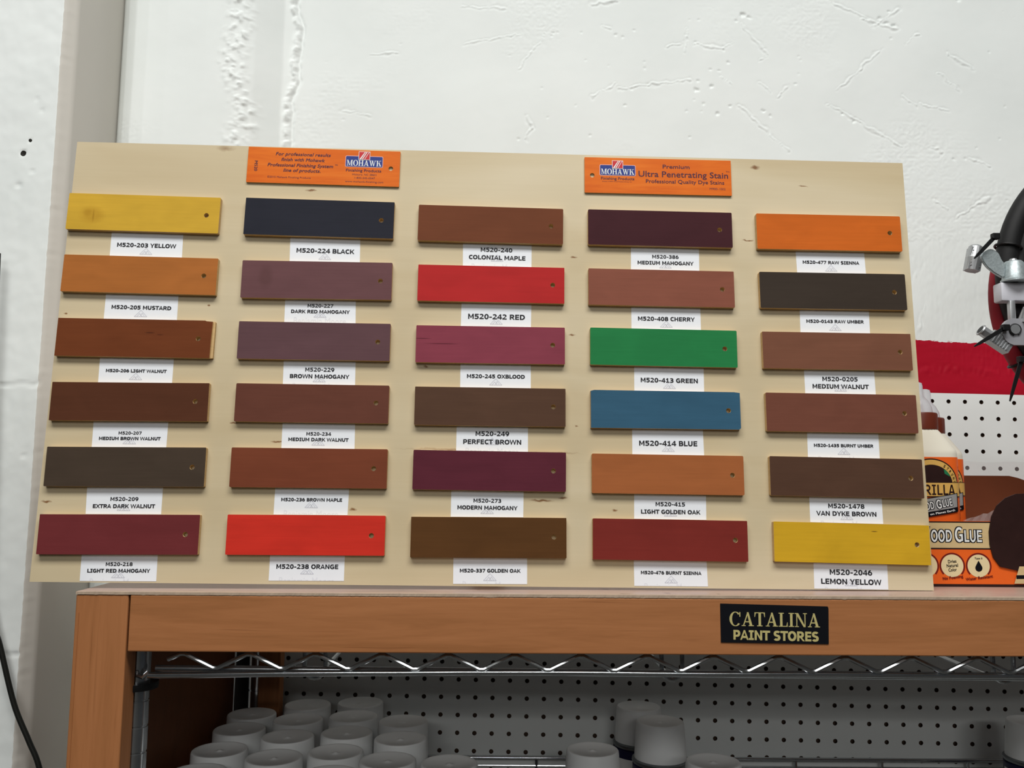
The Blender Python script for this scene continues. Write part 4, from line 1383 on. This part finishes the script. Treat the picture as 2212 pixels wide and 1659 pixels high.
bpy.context.view_layer.update()
mb = MB()
cover(mb, R4(TX0, ZT + 0.0402, TX1, ZT + 0.0705), 0.0001, 1, fa)
cover(mb, R4(TX0, ZT + 0.0418, TX1, ZT + 0.0690), 0.0002, 0, fa)
cover(mb, R4(TX0, ZT + 0.0004, TX1, ZT + 0.0030), 0.0002, 1, fa)
sub(mb, 'wood_strip_print', [M['plank_print'], M['dark_print']], fp)
mb = MB()
for mi, z, gr in ((1, 0.0003, 0.0009), (0, 0.0005, 0.0)):
    for txt, cx, cy, wd, cap in (('W', 0.4580, ZT + 0.0563, 0.0150, 0.0157), ('OOD', 0.4779, ZT + 0.0548, 0.0236, 0.0128),
                                 ('G', 0.4972, ZT + 0.0563, 0.0100, 0.0157), ('LUE', 0.5126, ZT + 0.0548, 0.0204, 0.0128)):
        write_bold(mb, txt, cx, cy, wd, z, cap=cap, at=fa, mi=mi, grow=gr)
sub(mb, 'lettering', [M['white_print'], M['black_sticker']], fp)
for cx in (0.4598, 0.4884, 0.5173):
    mb = MB()
    cz = ZT + 0.0226
    cover(mb, circle(cx, cz, 0.0122, 36), 0.0002, 0, fa)
    band(mb, (cx, cz), 0.0140, 0.0124, math.radians(-42), math.radians(222), 0.0003, 1, fa, 36)
    if cx < 0.50:
        words = (('Dries', 0.0048, 0.0092), ('Natural', 0.0004, 0.0125), ('Color', -0.0042, 0.0090)) if cx > 0.47 else (('Strong', 0.0024, 0.0120), ('Bond', -0.0028, 0.0090))
        if cx > 0.47:
            for wd_, dz, ww in words:
                write(mb, wd_, cx, cz + dz, ww, 0.0004, bold=0.02, cap=0.0034, ang=0.08, mi=2, at=fa)
            write(mb, 'No Foaming', cx, cz - 0.0124, 0.0225, 0.0004, bold=0.03, cap=0.0030, ang=0.13, mi=1, at=fa)
    else:
        write(mb, 'Type II', cx, cz + 0.0082, 0.0085, 0.0004, bold=0.02, cap=0.0018, mi=2, at=fa)
        drop = [(cx, cz + 0.0058)] + [(cx + 0.0039 * math.cos(a), cz - 0.0022 + 0.0039 * math.sin(a)) for a in [math.radians(150 + i * 12) for i in range(21)]]
        cover(mb, drop, 0.0004, 2, fa)
        write(mb, 'Water Resistant', cx, cz - 0.0126, 0.0300, 0.0004, bold=0.03, cap=0.0030, ang=0.13, mi=1, at=fa)
    sub(mb, 'seal', [M['cream_print'], M['maroon_print'], M['black_sticker']], fp)
# plain dark flap that stands up at the right of the front
mb = MB()
flap = [(0.5585, ZT + 0.018), (0.5400, ZT + 0.022), (0.5330, ZT + 0.032), (0.5300, ZT + 0.046), (0.5300, ZT + 0.060), (0.5335, ZT + 0.076), (0.5400, ZT + 0.088), (0.5500, ZT + 0.0965), (0.5620, ZT + 0.101), (0.600, ZT + 0.103), (0.690, ZT + 0.103), (0.690, ZT + 0.018)]
mb.prism(flap[::-1], 0.0005, 0.0016, at=fa)
fl = part(mb, 'flap', M['dark_print'], tr)
fl['label'] = 'dark brown die-cut flap'
bpy.context.view_layer.update()
mb = MB()
cover(mb, [(0.5545, ZT + 0.004), (0.690, ZT + 0.004), (0.690, ZT + 0.0225), (0.5610, ZT + 0.0225)], 0.0018, 0, fa)
cover(mb, [(0.5570, ZT + 0.009), (0.690, ZT + 0.0115), (0.690, ZT + 0.0160), (0.5570, ZT + 0.0130)], 0.0019, 1, fa)
sub(mb, 'panel_print', [M['plank_print'], M['black_sticker']], fl)
mb = MB()
mb.box(TX0, TX1, YT + 0.0016, YT + 0.170, ZT + 0.0002, ZT + 0.0016)
part(mb, 'base', M['cardboard'], tr)
for x in (TX0, TX1 - 0.0016):
    mb = MB()
    mb.add([(x, YT + 0.0016, ZT + 0.0016), (x, YT + 0.17, ZT + 0.0016), (x, YT + 0.17, ZT + 0.10), (x, YT + 0.0016, ZT + 0.066),
            (x + 0.0016, YT + 0.0016, ZT + 0.0016), (x + 0.0016, YT + 0.17, ZT + 0.0016), (x + 0.0016, YT + 0.17, ZT + 0.10), (x + 0.0016, YT + 0.0016, ZT + 0.066)],
           [(0, 3, 2, 1), (4, 5, 6, 7), (0, 1, 5, 4), (1, 2, 6, 5), (2, 3, 7, 6), (3, 0, 4, 7)])
    part(mb, 'side_panel', M['cardboard'], tr)
mb = MB()
mb.prism([(TX0, ZT + 0.0016), (TX1, ZT + 0.0016), (TX1, ZT + 0.108), (0.668, ZT + 0.1195), (0.656, ZT + 0.1222), (TX0, ZT + 0.1222)], -0.1716, -0.170, at=fa)
part(mb, 'back_panel', M['cardboard'], tr)
mb = MB()                                    # what is left of the shrink wrap
V, F = [], []
n = 24
for i in range(n + 1):
    x = TX0 + (TX1 - TX0) * i / n
    V += [(x, YT + 0.1722 + 0.0006 * math.sin(i * 2.1), ZT + 0.1), (x, YT + 0.1722 + 0.0009 * math.sin(i * 1.7), ZT + 0.1400 + 0.0008 * math.sin(i * 1.3))]
F = [(2 * i, 2 * i + 2, 2 * i + 3, 2 * i + 1) for i in range(n)]
mb.add(V, F)
fm = part(mb, 'shrink_wrap', M['film'], tr)
fm['label'] = 'clear shrink wrap standing above the back'
mb = MB()
V = []
for i in range(9):
    x = 0.505 + i * 0.0045
    V += [(x, YT + 0.004, ZT + 0.0700), (x, YT + 0.003 + 0.001 * (i % 2), ZT + 0.0722 + 0.0012 * i ** 1.1 * (0.8 + 0.2 * (i % 3) / 2))]
mb.add(V, [(2 * i, 2 * i + 2, 2 * i + 3, 2 * i + 1) for i in range(8)])
fm = part(mb, 'shrink_wrap', M['film'], tr)
fm['label'] = 'torn clear shrink wrap along the front edge'

BA, BB, BN = 0.0380, 0.0260, 3.4


def sq(a, r):
    """rounded-rectangle section; r scales it, blending to round near the neck"""
    c, s = math.cos(a), math.sin(a)
    k = 1 if r > 0.9 else max(0.0, (r - 0.5) / 0.4)
    n = 2 + (BN - 2) * k
    x = abs(c) ** (2 / n) * (1 if c >= 0 else -1)
    y = abs(s) ** (2 / n) * (1 if s >= 0 else -1)
    rx = BA * r
    ry = BB * r * (1 + (1 - k) * (BA / BB - 1) * 1.0)
    ry = BB * r * k + BA * r * (1 - k) if r < 0.9 else BB * r
    return rx * x, ry * y


def make_bottle():
    root = empty('glue_bottle', 'x', 'bottle')
    mb = MB()
    mb.lathe([(0.90, 0.0), (0.97, 0.003), (1.0, 0.008), (1.0, 0.1435), (0.992, 0.1462), (0.97, 0.1485), (0.62, 0.1675), (0.57, 0.1700), (0.53, 0.1722), (0.48, 0.174)], 72, shape=sq)
    mb.build('body', M['glue'], root, True)
    mb = MB()
    V = []
    prf = [(0.0195, 0.1715), (0.0210, 0.1722), (0.0210, 0.1900), (0.0200, 0.1915), (0.014, 0.1918)]
    mb.lathe(prf, 60, shape=lambda a, r: ((r + 0.00025 * math.cos(30 * a)) * math.cos(a), (r + 0.00025 * math.cos(30 * a)) * math.sin(a)))
    mb.build('cap', M['brown_plastic'], root, True)
    mb = MB()
    mb.lathe([(0.0165, 0.1916), (0.0155, 0.1985), (0.0120, 0.2060), (0.0082, 0.2105), (0.0070, 0.2125), (0.0068, 0.2235), (0.0060, 0.2270), (0.0030, 0.2282)], 32)
    mb.build('nozzle', M['clear'], root, True)
    # wrapped paper label
    mb = MB()
    mb.lathe([(1.006, 0.012), (1.010, 0.0125), (1.010, 0.1395), (1.006, 0.1400)], 72, shape=sq)
    lb = mb.build('label', M['orange_print'], root, True)

    def at(x, z, d):
        q = min(0.999, abs(x) / (BA * 1.010))
        return (x, -BB * 1.010 * (1 - q ** BN) ** (1 / BN) - d - 0.0002, z)

    def strip(mb, pts_lo, pts_hi, d, mi):
        n = len(pts_lo)
        mb.add([at(p[0], p[1], d) for p in pts_lo] + [at(p[0], p[1], d) for p in pts_hi], [(i, i + 1, n + i + 1, n + i) for i in range(n - 1)], mi)
    # arch: dark disc inside a tan band, ringed dark
    mb = MB()
    C = (0.0, 0.1085)
    for ro, mi, d in ((0.0320, 1, 0.0001), (0.0305, 0, 0.0002), (0.0245, 1, 0.0003)):
        xs_ = [-ro * math.cos(math.pi * i / 40) for i in range(41)]
        strip(mb, [(x, C[1] - 0.001) for x in xs_], [(x, C[1] + 0.93 * math.sqrt(max(0, ro * ro - x * x))) for x in xs_], d, mi)
    for k, ch in enumerate('STRONG'):
        a = math.radians(56 - k * 9.6)
        write(mb, ch, C[0] + 0.0274 * math.cos(a), C[1] + 0.93 * 0.0274 * math.sin(a), 0.0021, 0.0005, bold=0.02, cap=0.0030, ang=a - math.pi / 2, mi=1, at=at)
    cover(mb, [(0.0142, 0.1262), (0.0178, 0.1243), (0.0212, 0.1195), (0.0212, 0.1180), (0.0150, 0.1212)], 0.0005, 2, at)
    a_ = mb.build('arch_print', [M['tan_print'], M['dark_print'], M['green_print']], lb)
    # name band
    mb = MB()
    xs_ = [-0.0345 + 0.069 * i / 24 for i in range(25)]
    strip(mb, [(x, 0.0945 + 0.0005) for x in xs_], [(x, 0.1115) for x in xs_], 0.0007, 1)
    xs_ = [-0.0338 + 0.0676 * i / 24 for i in range(25)]
    strip(mb, [(x, 0.0958) for x in xs_], [(x, 0.1108) for x in xs_], 0.0008, 0)
    write_bold(mb, 'GORILLA', -0.0005, 0.1030, 0.0545, 0.0010, cap=0.0116, mi=1, at=at)
    mb.build('name_band', [M['tan_print'], M['dark_print']], lb)
    # slanted grey bar
    mb = MB()
    sl = 0.17
    xs_ = [-0.030 + 0.060 * i / 20 for i in range(21)]
    strip(mb, [(x, 0.0735 + sl * x) for x in xs_], [(x, 0.0945 + sl * x) for x in xs_], 0.0011, 1)
    xs_ = [-0.0292 + 0.058 * i / 20 for i in range(21)]
    strip(mb, [(x, 0.0790 + sl * x) for x in xs_], [(x, 0.0937 + sl * x) for x in xs_], 0.0012, 0)
    for mi, d, gr in ((1, 0.0013, 0.0007), (2, 0.0015, 0.0)):
        for txt, cx, wd, cap in (('W', -0.0190, 0.0090, 0.0098), ('OOD', -0.0066, 0.0150, 0.0082), ('G', 0.0062, 0.0066, 0.0098), ('LUE', 0.0160, 0.0126, 0.0082)):
            write_bold(mb, txt, cx, 0.0858 + sl * cx, wd, d, cap=cap, ang=sl, mi=mi, at=at, grow=gr)
    write(mb, 'on Planet Earth', 0.0105, 0.0762 + sl * 0.0105, 0.0300, 0.0013, bold=0.03, cap=0.0022, ang=sl, mi=2, at=at)
    mb.build('bar_print', [M['grey_print'], M['black_sticker'], M['white_print']], lb)
    mb = MB()
    for cx in (-0.024, 0.001, 0.0262):
        cover(mb, circle(cx, 0.0525, 0.0098, 28), 0.0003, 0, at)
        band(mb, (cx, 0.0525), 0.0115, 0.0100, 0, 2 * math.pi, 0.0004, 1, at, 30)
    mb.build('seal_print', [M['cream_print'], M['maroon_print']], lb)
    mb = MB()
    for k in range(16):
        if k % 5 != 4:
            cover(mb, R4(0.0352, 0.070 + 0.0038 * k, 0.0364, 0.0726 + 0.0038 * k), 0.0003, 0, at)
    mb.build('side_print', [M['maroon_print']], lb)
    return root


b1 = make_bottle()
b1.location = (0.4820, YT + 0.0500, ZT + 0.0017)
b2 = copy_thing(b1)
b2.location = (0.5290, YT + 0.1260, ZT + 0.0017)
tag(b1, 'front glue bottle with orange label and brown cap, half hidden by the sample board', 'bottle', 'glue bottles in the tray')
tag(b2, 'rear glue bottle with brown cap, behind the front bottle in the tray', 'bottle', 'glue bottles in the tray')

# ------------------------------------------------------------------ hoses and clamp hanging at the right edge
hk = empty('wall_hook', 'steel wall hook holding the hose coils, beyond the right edge', 'hook', (0.83, 1.325, 1.845))
bpy.context.view_layer.update()
mb = MB()
mb.tube([(0.83, 1.335, 1.845), (0.83, 0.975, 1.845), (0.83, 0.965, 1.850), (0.83, 0.960, 1.865)], 0.0045, 10)
mb.tube([(0.83, 1.321, 1.845), (0.83, 1.326, 1.845)], 0.02, 16)
part(mb, 'arm', M['steel'], hk, True)


def coil(name, mat, cx, cz, loops):
    pts = []
    for R, y, r in loops:
        pts.append(([(cx + R * math.cos(2 * math.pi * i / 96), y, cz + R * math.sin(2 * math.pi * i / 96)) for i in range(96)], r))
    mb = MB()
    for p, r in pts:
        mb.tube(p, r, 16, closed=True)
    o = mb.build(name, mat, None, True)
    return o


bk = coil('hose_coil', M['rubber'], 0.7698, 1.7514, [(0.1606, 1.020, 0.0126), (0.1428, 1.026, 0.0122)])
tag(bk, 'coil of thick black rubber hose at the right edge of the picture', 'hose')
mb = MB()
for i in range(46):
    if i % 7 == 5 or i % 11 == 8:
        continue
    a0 = math.radians(142 + i * 0.95)
    for k in range(2):
        rr = 0.1491 + 0.0009 * k
        aa = a0 + 0.004 * ((i * 3 + k) % 3)
        p = [(0.7698 + q * math.cos(t), 1.0152 + 0.0004 * k, 1.7514 + q * math.sin(t)) for q, t in ((rr, aa), (rr + 0.0016, aa), (rr + 0.0016, aa + 0.005), (rr, aa + 0.005))]
        mb.add(p, [(0, 1, 2, 3)])
hp = mb.build('printed_marks', M['hose_print'], bk)
rd = coil('hose_coil', M['red_rubber'], 0.7550, 1.7245, [(0.1490, 1.036, 0.0104)])
tag(rd, 'loop of dark red rubber hose behind the black coil', 'hose')

# screw clamp with a wing nut
YC = 1.000
cl = empty('screw_clamp', 'metal screw clamp with a big wing nut, in front of the black hose coil', 'clamp', (0.596, YC, 1.70))
bpy.context.view_layer.update()
ca_ = lambda x, y, z: (x, YC - z, y)
wing = [(0.5892, 1.7587), (0.5858, 1.7629), (0.5825, 1.7714), (0.5774, 1.7756), (0.5721, 1.7766), (0.5674, 1.7742), (0.5630, 1.7708), (0.5613, 1.7665), (0.5636, 1.7604), (0.5678, 1.7542), (0.5758, 1.7473), (0.5853, 1.7416), (0.5880, 1.7430)]
wing_r = [(1.2006 - x, y) for x, y in wing]
wn = None
mb = MB()
for q in (wing, wing_r[::-1]):
    bm = bmesh.new()
    m2 = MB()
    m2.prism(q, 0.008, 0.0125, at=ca_)
    vs = [bm.verts.new(p) for p in m2.v]
    for f in m2.f:
        bm.faces.new([vs[i] for i in f])
    bmesh.ops.remove_doubles(bm, verts=bm.verts[:], dist=1e-6)
    bmesh.ops.dissolve_limit(bm, angle_limit=0.02, verts=bm.verts[:], edges=bm.edges[:])
    bmesh.ops.bevel(bm, geom=bm.edges[:], offset=0.0009, segments=2, affect='EDGES')
    mb.bm(bm)
mb.lathe([(0.0118, 0.0), (0.0148, 0.0006), (0.0148, 0.0026), (0.0134, 0.0036), (0.0104, 0.0235), (0.0090, 0.0250), (0.0050, 0.0250)], 32, (0.6003, YC - 0.010, 1.7366))
wn = part(mb, 'wing_nut', M['zinc'], cl, True)
mb = MB()
mb.lathe([(0.0044, 0.0), (0.0044, 0.027), (0.0036, 0.0283), (0.002, 0.0285)], 20, (0.6003, YC - 0.010, 1.7366))
part(mb, 'bolt', M['bright_steel'], cl, True)
mb = MB()
mb.box(0.5830, 0.6330, YC - 0.012, YC + 0.006, 1.7140, 1.7366, bev=0.0022)
part(mb, 'block', M['white_metal'], cl, True)
mb = MB()
mb.box(0.5912, 0.5978, YC - 0.014, YC - 0.007, 1.682, 1.714, bev=0.0008)
mb.tube([(0.6130, YC - 0.016, 1.706), (0.6150, YC - 0.012, 1.694), (0.6150, YC - 0.012, 1.688)], [0.007, 0.012, 0.013], 20)
part(mb, 'stem', M['bright_steel'], cl, True)
mb = MB()
out = circle(0.5940, 1.6765, 0.0148, 18, ry=0.0158, a0=math.radians(80), a1=math.radians(275)) + [(0.650, 1.6600), (0.650, 1.6925)]
mb.prism(out, 0.010, 0.016, at=ca_)
part(mb, 'link', M['grey_metal'], cl)
mb = MB()
mb.tube([(0.5934, YC - 0.0155, 1.6790), (0.5934, YC - 0.0185, 1.6790)], 0.0056, 24)
rv = part(mb, 'rivet', M['bright_steel'], cl, True)
mb = MB()
ringp = [(0.5938 + 0.0066 * math.cos(a), YC - 0.0170, 1.6785 + 0.0066 * math.sin(a)) for a in [math.radians(-60 + i * 15) for i in range(22)]]
mb.tube(ringp, 0.0009, 8)
part(mb, 'snap_ring', M['black_plastic'], cl, True)


def hose_clamp(label, p, q, depth, nut):
    """a steel worm-drive clamp: band across the hose and the screw housing"""
    root = empty('hose_clamp', label, 'hose clamp', (p[0], YC, p[1]), 'steel hose clamps')
    bpy.context.view_layer.update()
    px, pz = p
    qx, qz = q
    d = Vector((qx - px, 0, qz - pz))
    L = d.length
    d.normalize()
    n = Vector((-d.z, 0, d.x))
    mb = MB()
    o = Vector((px, depth, pz))
    h = 0.0075
    if not nut:
        mb.tube([o - d * 0.001, o + d * 0.001, o + d * L * 0.5, o + d * L], [0.006, 0.008, 0.0095, 0.008], 20)
    V = []
    for s0 in (0.10, 1.0):
        for k in (-1, 1):
            for y in (-0.006, 0.006):
                c = o + d * L * s0 + n * k * h
                V.append((c.x, c.y + y, c.z))
    mb.add(V, [(0, 1, 3, 2), (4, 6, 7, 5), (0, 4, 5, 1), (2, 3, 7, 6), (0, 2, 6, 4), (1, 5, 7, 3)])
    for k in range(6):
        c = o + d * L * (0.25 + 0.12 * k)
        V = []
        for s0 in (-0.0006, 0.0006):
            for kk in (-1, 1):
                for y in (-0.0072, -0.0058):
                    e = c + d * s0 + n * kk * h * 0.8
                    V.append((e.x, e.y + y, e.z))
        mb.add(V, [(0, 1, 3, 2), (4, 6, 7, 5), (0, 4, 5, 1), (2, 3, 7, 6), (0, 2, 6, 4), (1, 5, 7, 3)])
    part(mb, 'band', M['bright_steel'], root)
    if nut:
        mb = MB()
        e = o - d * 0.001
        mb.tube([e + d * 0.006, e - d * 0.007], 0.0062, 6)
        mb.tube([e - d * 0.007, e - d * 0.0085], [0.0072, 0.0066], 24)
        part(mb, 'screw_head', M['bright_steel'], root)
        mb = MB()
        mb.tube([e - d * 0.0084, e - d * 0.0088], 0.0048, 20)
        part(mb, 'socket', M['black_plastic'], root)
    return root


hose_clamp('steel hose clamp with hex screw head, below the wing nut beside the black tie', (0.5655, 1.6745), (0.5900, 1.6575), 0.992, True)
hose_clamp('steel hose clamp behind the left wing of the wing nut', (0.5660, 1.7840), (0.5590, 1.7540), 1.006, False)


def zip_tie(label, head, tip, loop_c, loop_n, loop_r, y):
    root = empty('cable_tie', label, 'cable tie', (head[0], y, head[1]), 'black cable ties on the hoses')
    bpy.context.view_layer.update()
    hx, hz = head
    tx, tz = tip
    d = Vector((tx - hx, 0, tz - hz))
    L = d.length
    d.normalize()
    n = Vector((-d.z, 0, d.x))
    mb = MB()
    V = []
    for s0, w in ((0.0, 0.0024), (0.55, 0.0022), (0.85, 0.0016), (1.0, 0.0007)):
        c = Vector((hx, y, hz)) + d * L * s0
        for k in (-1, 1):
            for yy in (-0.0006, 0.0006):
                e = c + n * k * w
                V.append((e.x, e.y + yy, e.z))
    F = []
    for i in range(3):
        a = 4 * i
        F += [(a, a + 4, a + 5, a + 1), (a + 2, a + 3, a + 7, a + 6), (a, a + 2, a + 6, a + 4), (a + 1, a + 5, a + 7, a + 3)]
    F += [(0, 1, 3, 2), (12, 14, 15, 13)]
    mb.add(V, F)
    part(mb, 'tail', M['black_plastic'], root)
    mb = MB()
    mb.box(hx - 0.0042, hx + 0.0042, y - 0.003, y + 0.004, hz - 0.0036, hz + 0.0036, bev=0.0008)
    part(mb, 'head', M['black_plastic'], root)
    mb = MB()
    c = Vector(loop_c)
    u = Vector((loop_n[0], 0, loop_n[1])).normalized()
    pts = [c + u * (loop_r * math.cos(a)) + Vector((0, 1, 0)) * (loop_r * math.sin(a)) for a in [2 * math.pi * i / 24 for i in range(24)]]
    mb.tube(pts, 0.0016, 6, closed=True)
    part(mb, 'loop', M['black_plastic'], root, True)
    return root


def on_ring(cx, cz, R, y, deg):
    a = math.radians(deg)
    return (cx + R * math.cos(a), y, cz + R * math.sin(a)), (math.cos(a), math.sin(a))


c, n_ = on_ring(0.7698, 1.7514, 0.1606, 1.020, 167)
zip_tie('black cable tie with its tail pointing down-left, above the wing nut', (0.5762, 1.7900), (0.5497, 1.7630), c, n_, 0.0146, 0.982)
c, n_ = on_ring(0.7550, 1.7245, 0.1490, 1.036, 196)
zip_tie('black cable tie sticking out left below the rivet link', (0.5800, 1.6802), (0.5423, 1.6576), c, n_, 0.0122, 0.9790)
c, n_ = on_ring(0.7550, 1.7245, 0.1490, 1.036, 211)
zip_tie('black cable tie hanging straight down over the pegboard', (0.6010, 1.6440), (0.5844, 1.5948), c, n_, 0.0122, 0.986)

# ------------------------------------------------------------------ black cable on the left pier
pts = [(-0.690, 1.138, 1.80), (-0.675, 1.139, 1.40), (-0.662, 1.140, 1.315), (-0.6506, 1.140, 1.2827), (-0.6276, 1.140, 1.2107), (-0.6056, 1.140, 1.1652), (-0.5898, 1.140, 1.1319), (-0.570, 1.140, 1.06), (-0.545, 1.14, 0.85), (-0.535, 1.14, 0.4), (-0.53, 1.14, 0.0)]
sm = []
P = [Vector(p) for p in pts]
for i in range(len(P) - 1):
    p0, p1, p2, p3 = P[max(i - 1, 0)], P[i], P[i + 1], P[min(i + 2, len(P) - 1)]
    for k in range(8):
        t_ = k / 8
        sm.append(0.5 * ((2 * p1) + (p2 - p0) * t_ + (2 * p0 - 5 * p1 + 4 * p2 - p3) * t_ ** 2 + (3 * p1 - p0 - 3 * p2 + p3) * t_ ** 3))
sm.append(P[-1])
mb = MB()
mb.tube(sm, 0.0034, 12)
tag(mb.build('cable', M['cable'], None, True), 'thin black cable hanging down in front of the white block pier', 'cable')
